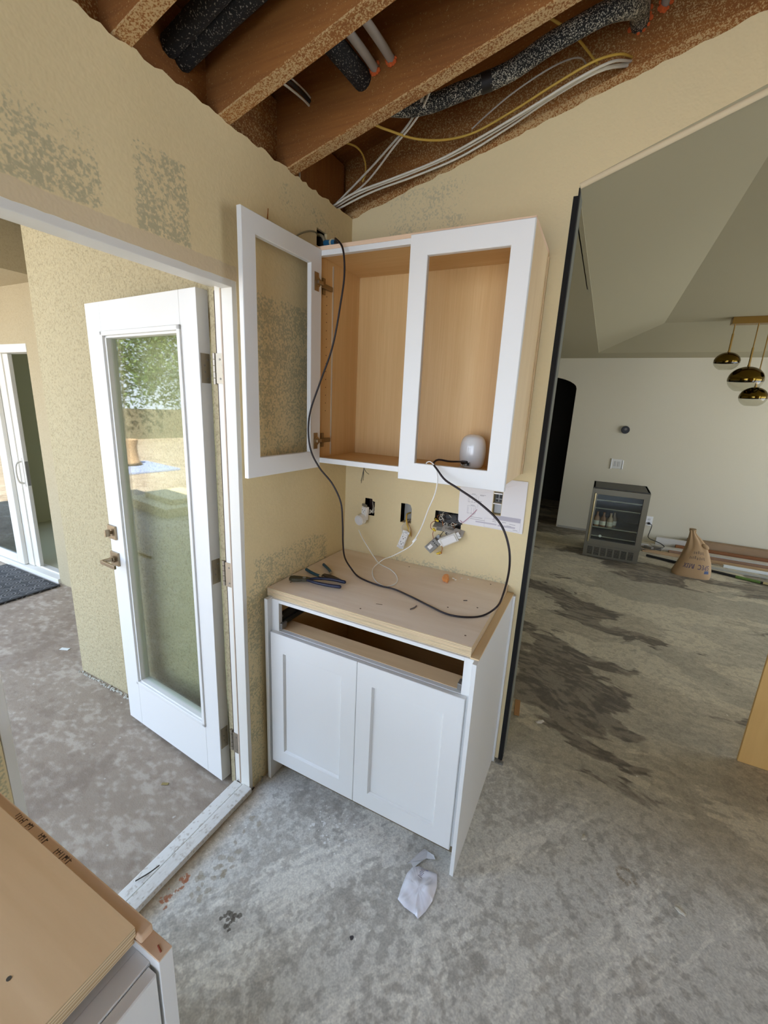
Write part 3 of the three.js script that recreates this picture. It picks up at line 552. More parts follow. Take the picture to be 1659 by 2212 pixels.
function boxThing(label, x0, y0, x1, y1, m) {
  const t = thing('electrical_box', label, 'electrical box', [(x0 + x1) / 2, y0, -0.03]);
  obj('back', [bx(x0, y0, -0.05, x1, y1, -0.046)], m, t);
  obj('side', [bx(x0 - 0.002, y0 - 0.002, -0.05, x0, y1 + 0.002, -0.002), bx(x1, y0 - 0.002, -0.05, x1 + 0.002, y1 + 0.002, -0.002), bx(x0, y0 - 0.002, -0.05, x1, y0, -0.002), bx(x0, y1, -0.05, x1, y1 + 0.002, -0.002)], m, t);
  return t;
}
{
  const a = boxThing('narrow dark wall box behind the outlet with the round plug', 0.118, 1.114, 0.174, 1.20, std('#38231a', 0.8));
  const w = []; for (let i = 0; i < 5; i++) w.push(tube([[0.135 + 0.006 * i, 1.16 + 0.006 * i, -0.06], [0.15 + 0.004 * i, 1.18 - 0.01 * i, -0.02], [0.162, 1.15 - 0.006 * i, -0.004], [0.15, 1.125 + 0.005 * i, 0.004], [0.138, 1.128, 0.012]], 0.0016, 5));
  obj('wire', w, M.romexWhite, a).userData.kind = 'stuff';
  const t = thing('wall_outlet', 'white outlet pulled out of its box with a round adapter plugged in', 'outlet', [0.13, 1.11, 0.03]);
  receptacle(t, pose(0.131, 1.128, 0.034, 0.0, -0.25, -0.05), false);
  const pl = obj('adapter', [rod([0.126, 1.100, 0.038], [0.1215, 1.097, 0.066], 0.0265, 28, 0.0255)], M.plasticWhite, t);
  obj('adapter_face', [rod([0.1215, 1.097, 0.066], [0.121, 1.0967, 0.069], 0.0235, 28, 0.021)], std('#dcdcda', 0.4), pl);
}
{
  const b = boxThing('tall grey wall box with a yellow cable stub, middle of the three boxes', 0.317, 1.107, 0.374, 1.203, std('#a09c92', 0.6));
  obj('cable_stub', [tube([[0.35, 1.15, -0.04], [0.348, 1.148, -0.005], [0.362, 1.118, 0.025], [0.378, 1.088, 0.032], [0.384, 1.07, 0.03], [0.383, 1.055, 0.028]], 0.004, 8)], M.romexYellow, b);
  const t = thing('wall_outlet', 'white outlet dangling upside down on loose wires under the grey box', 'outlet', [0.355, 1.0, 0.05]);
  receptacle(t, pose(0.357, 1.035, 0.045, 0.1, 0.15, -0.33), true);
  const w = [];
  w.push(tube([[0.345, 1.12, -0.03], [0.352, 1.118, 0.008], [0.338, 1.09, 0.03], [0.347, 1.066, 0.036]], 0.0015, 5), tube([[0.35, 1.12, -0.03], [0.354, 1.115, 0.012], [0.346, 1.09, 0.034], [0.354, 1.063, 0.036]], 0.0015, 5), tube([[0.356, 1.122, -0.03], [0.36, 1.115, 0.01], [0.378, 1.095, 0.03], [0.384, 1.075, 0.036], [0.376, 1.045, 0.03]], 0.0015, 5));
  obj('wire', w, M.romexWhite, t).userData.kind = 'stuff';
  obj('ground_wire', [tube([[0.36, 1.12, -0.03], [0.366, 1.11, 0.01], [0.39, 1.08, 0.025], [0.392, 1.05, 0.025]], 0.0011, 5)], M.copper, t);
}
{
  const b = boxThing('wide triple wall box crammed with switches and wires', 0.493, 1.113, 0.62, 1.193, std('#4a4743', 0.7));
  const r = rngOf(41), tone = [M.romexWhite, M.wireBlack, M.romexWhite, M.copper, M.galv];
  for (let i = 0; i < 22; i++) {
    const x = 0.505 + 0.1 * r(), y = 1.12 + 0.065 * r(), R2 = 0.006 + 0.014 * r(), a = r() * 6;
    obj('wire', [tube([[x, y, -0.06], [x + 0.01 * Math.cos(a), y + 0.01 * Math.sin(a), 0.0], [x + R2 * Math.cos(a + 1), y + R2 * Math.sin(a + 1), 0.012 + 0.015 * r()], [x + R2 * Math.cos(a + 2.6), y + R2 * Math.sin(a + 2.6), 0.01], [x + 0.004, y - 0.01, -0.03]], 0.0016, 5)], tone[i % 5], b);
  }
  const d = (x, y, z, rx, ry, rz, m, tag2) => {
    const m4 = pose(x, y, z, rx, ry, rz), L = (gs) => gs.map((g) => g.clone().applyMatrix4(m4));
    const o = obj('switch_body', L([bx(-0.017, -0.033, -0.022, 0.017, 0.033, 0.0, 0.002), bx(-0.02, -0.05, -0.003, 0.02, 0.05, -0.0015, 0.001)]), m, b);
    const t2 = []; for (const [u, v] of [[-0.01, 0.02], [-0.01, -0.02], [0.01, 0.02]]) t2.push(...L([rod([u, v, -0.024], [u, v, -0.02], 0.003, 8)]));
    obj('terminal_screw', t2, M.copper, o).userData.kind = 'stuff';
    return o;
  };
  d(0.545, 1.130, 0.012, -1.15, 0.1, 1.5, M.galv);
  d(0.592, 1.118, 0.022, -0.95, 0.35, 1.25, std('#a9a49a', 0.5));
  d(0.575, 1.165, 0.004, -0.3, 0.1, 1.57, std('#34322f', 0.6));
  obj('wire_nut', [rod([0.50, 1.152, 0.01], [0.517, 1.149, 0.022], 0.0062, 10, 0.0045)], M.wireNut, b);
  const t = thing('light_switch', 'grey metal switch body turned back outward, hanging below the triple box', 'switch', [0.51, 1.0, 0.04]);
  const m4 = pose(0.512, 1.04, 0.04, 0, 0.12, -0.72), L = (gs) => gs.map((g) => g.clone().applyMatrix4(m4));
  obj('body', L([bx(-0.02, -0.032, -0.012, 0.02, 0.03, 0.016, 0.003)]), M.galv, t);
  obj('mounting_strap', L([bx(-0.021, -0.048, -0.014, 0.021, 0.046, -0.011, 0.001)]), M.zinc, t);
  obj('label_patch', L([bx(-0.013, -0.026, 0.0155, 0.004, -0.004, 0.017)]), M.plasticWhite, t);
  const tm = []; for (const u of [-0.013, -0.003, 0.007, 0.014]) tm.push(...L([rod([u, 0.014, 0.015], [u, 0.014, 0.018], 0.003, 8)]));
  obj('terminal', tm, M.black, t).userData.kind = 'stuff';
  obj('wire', [tube([[0.505, 1.15, 0.006], [0.487, 1.135, 0.03], [0.49, 1.112, 0.034], [0.503, 1.108, 0.036], [0.502, 1.09, 0.04], [0.51, 1.068, 0.045]], 0.0014, 5)], M.wireRed, t);
  obj('wire_nut', [rod([0.5, 1.112, 0.034], [0.514, 1.106, 0.04], 0.006, 10, 0.0042)], M.wireNut, t);
  const s = thing('light_switch', 'white paddle switch hanging face forward below the triple box', 'switch', [0.58, 1.04, 0.05]);
  const n4 = pose(0.583, 1.078, 0.045, 0.1, 0.25, 0.52 - Math.PI / 2), N = (gs) => gs.map((g) => g.clone().applyMatrix4(n4));
  obj('paddle', N([bx(-0.0165, -0.033, 0.004, 0.0165, 0.033, 0.009, 0.002)]), M.plasticWhite, s);
  obj('frame', N([uvm(ext(rect(-0.021, -0.04, 0.021, 0.04), 0.02, [rect(-0.0168, -0.0333, 0.0168, 0.0333)]).translate(0, 0, -0.015)), bx(-0.018, -0.035, -0.018, 0.018, 0.035, 0.0)]), std('#d8d4c8', 0.45), s);
  obj('mounting_ear', N([bx(-0.016, 0.04, -0.006, 0.016, 0.054, -0.003, 0.001)]), M.plasticWhite, s); obj('mounting_ear', N([bx(-0.016, -0.05, -0.006, 0.016, -0.04, -0.003, 0.001)]), M.plasticWhite, s);
  obj('wire', [tube([[0.56, 1.12, 0.0], [0.545, 1.10, 0.03], [0.535, 1.075, 0.03], [0.553, 1.062, 0.03]], 0.0015, 5), tube([[0.58, 1.115, 0.01], [0.568, 1.108, 0.035], [0.563, 1.10, 0.036], [0.572, 1.095, 0.03]], 0.0018, 5)], M.wireBlack, s);
  obj('ground_lead', [tube([[0.551, 1.063, 0.03], [0.549, 1.045, 0.034], [0.553, 1.025, 0.038], [0.551, 1.006, 0.04]], 0.0015, 5), rod([0.553, 1.008, 0.04], [0.541, 1.001, 0.042], 0.0042, 8)], M.copper, s);
  obj('wire_nut', [rod([0.549, 1.008, 0.04], [0.53, 0.999, 0.042], 0.0058, 10, 0.0042)], M.wireNut, s);
  tag(obj('pink_wire', [tube([[0.615, 1.165, 0.0], [0.628, 1.158, 0.012], [0.64, 1.168, 0.012], [0.675, 1.21, 0.006], [0.686, 1.226, 0.004]], 0.0012, 5)], std('#b0627a', 0.6)), 'thin pink wire poking from the triple box over the printed sheet', 'wire');
}
{
  // printed sheet taped to the wall, with its window cut out over a low-voltage box
  const c = document.createElement('canvas'); c.width = 1024; c.height = 768; const x = c.getContext('2d');
  x.fillStyle = '#e9e5e2'; x.fillRect(0, 0, 1024, 768);
  x.strokeStyle = '#a8a4a4'; x.fillStyle = '#a8a4a4'; x.lineWidth = 3;
  const rr = (a, b, w, h) => x.strokeRect(a, b, w, h);
  for (const y of [290, 460]) { rr(150, y, 130, 110); x.fillRect(200, y - 16, 60, 7); for (const k of [165, 215, 255]) { x.beginPath(); x.moveTo(k, y + 20); x.lineTo(k, y + 110); x.stroke(); x.fillRect(k - 5, y + 108, 10, 8); } }
  x.beginPath(); x.moveTo(310, 300); x.lineTo(310, 470); x.stroke();
  for (const [a, b, w] of [[330, 275, 90], [330, 285, 60], [300, 370, 70], [305, 380, 50]]) x.fillRect(a, b, w, 6);
  x.fillStyle = '#b9b4bb'; x.fillRect(570, 540, 410, 62);
  x.fillStyle = '#c4bec2'; x.fillRect(300, 668, 330, 22); x.fillRect(650, 672, 260, 26);
  x.fillStyle = '#a09a9c'; for (const [a, b, w] of [[210, 618, 190], [210, 646, 230], [560, 612, 90], [560, 636, 60], [820, 640, 90], [780, 668, 70], [700, 628, 70], [880, 716, 70]]) x.fillRect(a, b, w, 6);
  x.strokeStyle = '#c0babc'; rr(440, 606, 540, 130);
  const tx = new THREE.CanvasTexture(c); tx.colorSpace = THREE.SRGBColorSpace;
  const x0 = 0.60, y0 = 1.145, w = 0.29, h = 0.232;
  const t = thing('printed_sheet', 'large white printed sheet taped to the wall under the wall cabinet', 'paper', [0.745, 1.145, 0.004]);
  const s = new THREE.Shape([[0.605, 1.156], [0.633, 1.152], [0.75, 1.152], [0.89, 1.149], [0.888, 1.374], [0.602, 1.374], [0.600, 1.26]].map((p) => new THREE.Vector2(...p)));
  s.holes.push(new THREE.Path(rect(0.750, 1.212, 0.792, 1.318).map((p) => new THREE.Vector2(...p))));
  const g = flat(new THREE.ExtrudeGeometry(s, { depth: 0.0006, bevelEnabled: false })), uv = g.attributes.uv, p = g.attributes.position;
  for (let i = 0; i < p.count; i++) { uv.setXY(i, (p.getX(i) - x0) / w, (p.getY(i) - y0) / h); p.setZ(i, p.getZ(i) + 0.002 + 0.004 * ss(0.8, 0.9, p.getX(i)) + 0.0015 * Math.sin(p.getX(i) * 40)); }
  g.computeVertexNormals();
  obj('sheet', [g], std('#ffffff', 0.8, { map: tx }), t);
  const b = thing('communications_box', 'grey low-voltage bracket with jack plate seen through the cut in the printed sheet', 'wall box', [0.771, 1.214, -0.03]);
  obj('bracket', [bx(0.753, 1.216, -0.06, 0.789, 1.314, -0.055), bx(0.753, 1.262, -0.055, 0.789, 1.266, 0.004, 0.001), bx(0.753, 1.306, -0.055, 0.789, 1.312, 0.003, 0.001)], M.plasticWhite, b);
  obj('jack_plate', [bx(0.756, 1.268, -0.03, 0.788, 1.305, -0.022, 0.001)], M.galv, b);
  obj('jack', [bx(0.759, 1.285, -0.023, 0.769, 1.303, -0.019), bx(0.774, 1.285, -0.023, 0.785, 1.303, -0.019), bx(0.759, 1.271, -0.023, 0.769, 1.279, -0.019), bx(0.774, 1.271, -0.023, 0.785, 1.279, -0.019)], M.black, b);
  obj('lower_plate', [bx(0.755, 1.218, -0.03, 0.788, 1.26, -0.024, 0.001)], std('#a6a7a6', 0.5), b);
}
{
  // lineman pliers and a second pair behind them
  const arm = (pts, r0, r1) => { const gs = [], c = new THREE.CatmullRomCurve3(pts.map(V)), P = c.getPoints(14); for (let i = 0; i < 14; i++) { const a = mix(r0, r1, i / 14), b = mix(r0, r1, (i + 1) / 14); gs.push(rod(P[i].toArray(), P[i + 1].toArray(), a, 10, b)); } const e = new THREE.SphereGeometry(r1, 10, 6); e.translate(...P[14].toArray()); gs.push(uvm(e)); return gs; };
  const t = thing('lineman_pliers', 'navy handled lineman pliers lying on the plywood, jaws to the left', 'pliers', [0.15, 0.9085, 0.45]);
  const y = 0.920;
  const jaw = ext([[0, -0.011], [0.012, -0.016], [0.04, -0.015], [0.055, -0.011], [0.07, -0.012], [0.085, -0.006], [0.085, 0.006], [0.07, 0.012], [0.055, 0.011], [0.04, 0.015], [0.012, 0.016], [0, 0.011]], 0.010, [], 0.0015);
  jaw.rotateX(-Math.PI / 2); jaw.rotateY(0.42); jaw.translate(0.036, y - 0.005, 0.487);
  obj('jaws', [uvm(jaw)], std('#54503f', 0.5, { metalness: 0.6 }), t);
  obj('pivot', [rod([0.093, y - 0.006, 0.463], [0.093, y + 0.009, 0.463], 0.007, 14)], M.galv, t);
  const nav = std('#20253f', 0.4);
  obj('handle', arm([[0.102, y, 0.459], [0.14, y + 0.002, 0.430], [0.2, y + 0.002, 0.405], [0.252, y, 0.396]], 0.006, 0.0075), nav, t);
  obj('handle', arm([[0.104, y, 0.463], [0.15, y, 0.466], [0.215, y, 0.460], [0.262, y, 0.448]], 0.006, 0.0075), nav, t);
  const q = thing('diagonal_pliers', 'teal handled cutting pliers spread open behind the navy pliers', 'pliers', [0.12, 0.9085, 0.35]);
  const teal = std('#1f4a5a', 0.45), z = 0.917;
  obj('handle', arm([[0.028, z, 0.363], [0.058, z, 0.376], [0.088, z, 0.386], [0.118, z, 0.392]], 0.0068, 0.0062), teal, q);
  obj('handle', arm([[0.058, z, 0.270], [0.088, z, 0.290], [0.118, z, 0.312], [0.140, z, 0.332]], 0.0068, 0.0062), teal, q);
  obj('tang', [rod([0.118, z, 0.392], [0.132, z, 0.391], 0.0055, 10)], std('#b8a888', 0.4, { metalness: 0.7 }), q); obj('tang', [rod([0.140, z, 0.332], [0.148, z, 0.343], 0.0055, 10)], std('#b8a888', 0.4, { metalness: 0.7 }), q);
  const bl = ext([[0, -0.006], [0.03, -0.013], [0.05, -0.012], [0.105, -0.002], [0.105, 0.002], [0.05, 0.012], [0.03, 0.013], [0, 0.006]], 0.006, [], 0.001);
  bl.rotateX(-Math.PI / 2); bl.rotateY(-0.12); bl.translate(0.128, z - 0.003, 0.372);
  obj('jaws', [uvm(bl)], std('#4a3f35', 0.5, { metalness: 0.5 }), q);
}
{
  const r = rngOf(63);
  const sh = new THREE.IcosahedronGeometry(0.02, 2), p = sh.attributes.position;
  for (let i = 0; i < p.count; i++) { const k = 0.7 + 0.5 * vn(p.getX(i) * 150 + 3, p.getZ(i) * 150 + p.getY(i) * 90); p.setXYZ(i, p.getX(i) * k * 0.85, Math.max(-0.006, p.getY(i) * k * 0.45), p.getZ(i) * k * 2.4); }
  sh.computeVertexNormals(); sh.rotateY(0.35); sh.translate(0.602, 0.915, 0.1);
  tag(obj('orange_wrapper', [uvm(sh)], std('#f0a05c', 0.4)), 'crumpled orange plastic scrap on the plywood countertop', 'plastic scrap');
  const cr = [[0.63, 0.075, 0.006], [0.642, 0.085, 0.005], [0.66, 0.05, 0.004], [0.69, 0.045, 0.004]];
  cr.forEach(([x, z, s], i) => { const q = new THREE.IcosahedronGeometry(s, 0); q.scale(1.2, 0.7, 1); q.translate(x, 0.909 + s * 0.5, z); tag(obj('plaster_crumb', [uvm(q)], std('#ded6c4', 0.9)), ['largest white plaster crumb, touching the orange scrap on the plywood', 'white plaster crumb just behind the orange scrap', 'tiny white crumb midway right of the orange scrap', 'tiny white crumb farthest right of the orange scrap'][i], 'crumb', 'plaster crumbs on the countertop'); });
  tag(obj('cable_scrap', [tube([[0.593, 0.911, 0.418], [0.592, 0.911, 0.435], [0.584, 0.911, 0.457]], 0.0022, 6)], std('#6c6460', 0.7)), 'short curved grey cable scrap near the front of the plywood', 'cable scrap');
  tag(obj('wire_scrap', [rod([0.735, 0.910, 0.27], [0.748, 0.910, 0.262], 0.0018, 6)], std('#4a4038', 0.7)), 'tiny dark wire clipping right of centre on the plywood', 'wire scrap');
  tag(obj('wood_splinter', [rod([0.452, 0.9095, 0.485], [0.475, 0.9095, 0.477], 0.001, 5)], std('#8a6c4c', 0.8)), 'thin brown splinter near the front edge of the plywood', 'splinter');
}
{
  const t = thing('wire_bundle', 'thin grey wires drooping from under the wall cabinet', 'wires', [0.185, 1.30, 0.15]);
  for (const e of [[0.176, 1.312, 0.152], [0.190, 1.318, 0.155], [0.182, 1.305, 0.16], [0.215, 1.348, 0.15]]) obj('wire', [tube([[0.186, 1.405, 0.13], [0.187, 1.375, 0.147], [(0.186 + e[0]) / 2, (1.365 + e[1]) / 2, 0.15], e], 0.0011, 5)], M.wireBlack, t);
}
{
  const t = thing('junction_box', 'cut wall hole with a blue cable jack above the wall cabinet', 'wall box', [0, 2.262, 0.23]);
  obj('cavity', [bx(-0.07, 2.26, 0.193, -0.066, 2.327, 0.268), bx(-0.066, 2.26, 0.191, -0.012, 2.262, 0.268), bx(-0.066, 2.325, 0.193, -0.012, 2.327, 0.268), bx(-0.066, 2.262, 0.191, -0.012, 2.325, 0.195), bx(-0.066, 2.262, 0.266, -0.012, 2.325, 0.268)], std('#4d463c', 0.9), t);
  obj('cable_jack', [rod([0.0, 2.288, 0.205], [0.062, 2.279, 0.222], 0.012, 12, 0.010)], std('#2f6f96', 0.45), t);
  obj('jack_collar', [rod([0.036, 2.283, 0.214], [0.044, 2.282, 0.217], 0.0135, 12)], std('#d8d4b8', 0.5), t);
  obj('grey_cable', [tube([[-0.03, 2.295, 0.25], [0.004, 2.303, 0.272], [0.008, 2.296, 0.31], [0.010, 2.27, 0.37], [0.010, 2.245, 0.41]], 0.003, 6), tube([[-0.04, 2.31, 0.24], [-0.01, 2.312, 0.22], [0.0, 2.29, 0.206]], 0.006, 6)], std('#8d8468', 0.6), t);
  tag(obj('wire_ends', [tube([[0.003, 2.284, 0.549], [0.004, 2.268, 0.552], [0.005, 2.24, 0.555]], 0.0013, 5), tube([[0.003, 2.275, 0.55], [0.006, 2.258, 0.557], [0.006, 2.24, 0.56]], 0.0011, 5)], M.copper), 'two copper wire ends sticking up behind the open cabinet door', 'wires');
  tag(obj('loose_cable', [tube([[0.06, 2.272, 0.004], [0.09, 2.276, 0.012], [0.14, 2.27, 0.02], [0.18, 2.25, 0.03], [0.19, 2.235, 0.035]], 0.004, 6)], std('#c8b996', 0.7)), 'short beige cable end in the corner above the wall cabinet', 'cable');
}

// ---------------------------------------------------------------- pipes, hoses and cables between the rafters
{
  const S = (x, c, z) => [x, c + SL * x, z];
  const a = thing('insulated_pipe', 'black foam insulated pipe with pale overspray, upper of the two in the left bay', 'pipe', [-0.04, 2.56, 0.87]);
  obj('foam_sleeve', [tube([S(-0.045, 2.562, 0.868), S(0.12, 2.566, 0.872), S(0.3, 2.57, 0.88), S(0.7, 2.58, 0.89)], 0.026, 14)], M.foamDark, a);
  const b = thing('insulated_pipe', 'black foam insulated pipe with pale overspray, lower of the two in the left bay', 'pipe', [-0.04, 2.56, 0.82]);
  obj('foam_sleeve', [tube([S(-0.045, 2.556, 0.828), S(0.12, 2.562, 0.826), S(0.3, 2.566, 0.822), S(0.7, 2.575, 0.815)], 0.027, 14)], M.foamDark, b);
  const c = thing('insulated_pipe', 'stubby black insulated pipe entering the middle rafter beside the grey pipes', 'pipe', [0.3, 2.62, 0.43]);
  obj('foam_sleeve', [tube([[0.298, 2.637, 0.428], [0.294, 2.637, 0.5], [0.285, 2.64, 0.6], [0.275, 2.65, 0.705]], 0.030, 14)], M.foamDark, c);
  [['straight grey pipe entering the middle rafter, left of the pair', 0.343, 2.653], ['straight grey pipe entering the middle rafter, right of the pair', 0.397, 2.663]].forEach(([l, x, y]) => {
    const t = thing('grey_pipe', l, 'pipe', [x, y, 0.45], 'grey pipes through the rafters');
    obj('pipe', [tube([[x, y, 0.41], [x - 0.001, y, 0.5], [x - 0.008, y + 0.002, 0.6], [x - 0.02, y + 0.006, 0.73]], 0.0125, 12)], M.greyPipe, t);
    const g = []; const r = rngOf(Math.round(x * 1000)); for (let i = 0; i < 12; i++) { const q = i / 12 * 6.28, s = new THREE.IcosahedronGeometry(0.0045 + 0.003 * r(), 0); s.translate(x + 0.0145 * Math.cos(q), y + 0.0145 * Math.sin(q), 0.443 + 0.003 * r()); if (r() > 0.25) g.push(uvm(s)); }
    obj('foam_collar', g, M.orange, t).userData.kind = 'stuff';
  });
  const h = thing('insulated_hose', 'long speckled black insulated hose curving along the back wall rafters', 'pipe', [0.6, 2.6, 0.2]);
  obj('foam_sleeve', [tube([[0.29, 2.612, 0.39], [0.33, 2.613, 0.345], [0.383, 2.627, 0.287], [0.448, 2.644, 0.248], [0.537, 2.667, 0.226], [0.612, 2.688, 0.203]], 0.026, 14), tube([[0.632, 2.692, 0.198], [0.705, 2.711, 0.189], [0.802, 2.735, 0.205], [0.889, 2.758, 0.204], [0.96, 2.785, 0.187], [1.01, 2.82, 0.13], [1.035, 2.86, 0.05], [1.04, 2.88, -0.04]], 0.027, 14)], M.foam, h);
  obj('tape_band', [rod([0.606, 2.686, 0.2045], [0.638, 2.694, 0.197], 0.0275, 16)], M.black, h);
  const g2 = thing('grey_pipe', 'grey pipe stub rising from the ledger at the top, left of the pair', 'pipe', [1.06, 2.9, -0.03]);
  obj('pipe', [tube([[1.052, 2.9, -0.04], [1.05, 2.91, 0.05], [1.045, 2.93, 0.16]], 0.0125, 12)], M.greyPipe, g2);
  const g3 = thing('grey_pipe', 'grey pipe stub rising from the ledger at the top, right of the pair', 'pipe', [1.1, 2.9, -0.03]);
  obj('pipe', [tube([[1.105, 2.905, -0.04], [1.103, 2.915, 0.05], [1.1, 2.935, 0.16]], 0.0125, 12)], M.greyPipe, g3);
  for (const [t, x, y] of [[g2, 1.052, 2.9], [g3, 1.105, 2.905], [h, 1.04, 2.879]]) { const g = [], r = rngOf(Math.round(x * 777)); for (let i = 0; i < 12; i++) { const q = i / 12 * 6.28, rad = t === h ? 0.03 : 0.0155, s = new THREE.IcosahedronGeometry(0.005 + 0.004 * r(), 0); s.translate(x + rad * Math.cos(q), y + rad * Math.sin(q), -0.026 + 0.004 * r()); if (r() > 0.3) g.push(uvm(s)); } obj('foam_collar', g, M.orange, t).userData.kind = 'stuff'; }
  const k = thing('flat_cable', 'flat black and white cable pair entering the middle rafter on the left', 'cable', [0.1, 2.62, 0.44]);
  obj('cable', [tube([[0.092, 2.625, 0.41], [0.094, 2.627, 0.46], [0.098, 2.618, 0.54], [0.10, 2.60, 0.64], [0.10, 2.59, 0.73]], 0.006, 8)], M.wireBlack, k);
  obj('white_cable', [tube([[0.090, 2.614, 0.41], [0.092, 2.615, 0.46], [0.094, 2.605, 0.54], [0.096, 2.588, 0.64], [0.096, 2.578, 0.73]], 0.0035, 8), tube([[0.094, 2.633, 0.41], [0.098, 2.636, 0.46], [0.102, 2.628, 0.54], [0.104, 2.61, 0.64]], 0.0025, 8)], M.romexWhite, k);
  const cable = (label, pts, r, m, name = 'electrical_cable') => tag(obj(name, [tube(pts, r, 7)], m), label, 'cable');
  cable('white house cable along the ledger, highest strand of the bundle', [[-0.05, 2.45, 0.115], [0.067, 2.487, 0.118], [0.238, 2.531, 0.084], [0.417, 2.577, 0.052], [0.593, 2.622, 0.058], [0.751, 2.662, 0.075], [0.892, 2.70, 0.09], [0.98, 2.738, 0.06], [1.035, 2.785, -0.04]], 0.0042, M.romexWhite);
  cable('white house cable along the ledger, lowest strand of the bundle', [[-0.05, 2.455, 0.08], [0.13, 2.503, 0.072], [0.317, 2.548, 0.036], [0.493, 2.594, 0.012], [0.666, 2.644, 0.027], [0.821, 2.684, 0.062], [0.95, 2.722, 0.06], [1.028, 2.775, -0.04]], 0.0042, M.romexWhite);
  cable('white house cable along the ledger, middle strand of the bundle', [[-0.05, 2.455, 0.098], [0.1, 2.496, 0.098], [0.3, 2.545, 0.062], [0.46, 2.588, 0.038], [0.63, 2.634, 0.042], [0.79, 2.674, 0.07], [0.94, 2.72, 0.07], [1.03, 2.782, -0.04]], 0.0040, M.romexWhite);
  cable('yellow house cable sagging below the speckled hose to join the white bundle', [[0.262, 2.59, 0.40], [0.282, 2.572, 0.358], [0.322, 2.582, 0.262], [0.371, 2.595, 0.173], [0.448, 2.615, 0.095], [0.537, 2.638, 0.052], [0.669, 2.671, 0.055], [0.819, 2.708, 0.078], [0.939, 2.738, 0.085], [1.0, 2.765, 0.04], [1.035, 2.795, -0.04]], 0.0040, M.romexYellow);
  cable('white cable climbing steeply from the corner, left of two', [[-0.05, 2.49, 0.06], [0.1, 2.546, 0.102], [0.236, 2.58, 0.165], [0.391, 2.615, 0.255], [0.47, 2.66, 0.319], [0.53, 2.69, 0.395]], 0.0040, M.romexWhite);
  cable('white cable climbing steeply from the corner, right of two', [[-0.05, 2.48, 0.07], [0.103, 2.526, 0.088], [0.298, 2.576, 0.2], [0.412, 2.612, 0.26], [0.49, 2.66, 0.32], [0.55, 2.69, 0.395]], 0.0036, M.romexWhite);
  cable('thin grey cable crossing behind the speckled hose', [[0.545, 2.64, 0.075], [0.60, 2.655, 0.1], [0.699, 2.685, 0.13], [0.82, 2.74, 0.11], [0.88, 2.78, 0.05], [0.9, 2.80, -0.035]], 0.0026, M.greyPipe);
  cable('yellow house cable crossing above the speckled hose near the top', [[0.70, 2.785, 0.395], [0.789, 2.802, 0.229], [0.861, 2.815, 0.099], [0.93, 2.80, -0.035]], 0.0040, M.romexYellow);
  cable('short yellow cable curling down behind the middle rafter', [[0.10, 2.585, 0.40], [0.125, 2.582, 0.284], [0.148, 2.588, 0.223], [0.143, 2.582, 0.155], [0.115, 2.56, 0.095], [0.10, 2.54, 0.09]], 0.0032, M.romexYellow);
  cable('pale cable pair dropping through the wall plate in the corner bay', [[-0.03, 2.68, 0.345], [-0.028, 2.56, 0.34], [-0.03, 2.42, 0.335]], 0.0036, M.romexWhite);
  const cl = thing('pipe_stub', 'small black pipe end crossing the second rafter at the top edge', 'pipe', [0.3, 2.7, 0.76]);
  obj('foam_sleeve', [tube([[0.335, 2.652, 0.735], [0.335, 2.655, 0.80], [0.33, 2.68, 0.86]], 0.022, 12)], M.foamDark, cl);
}

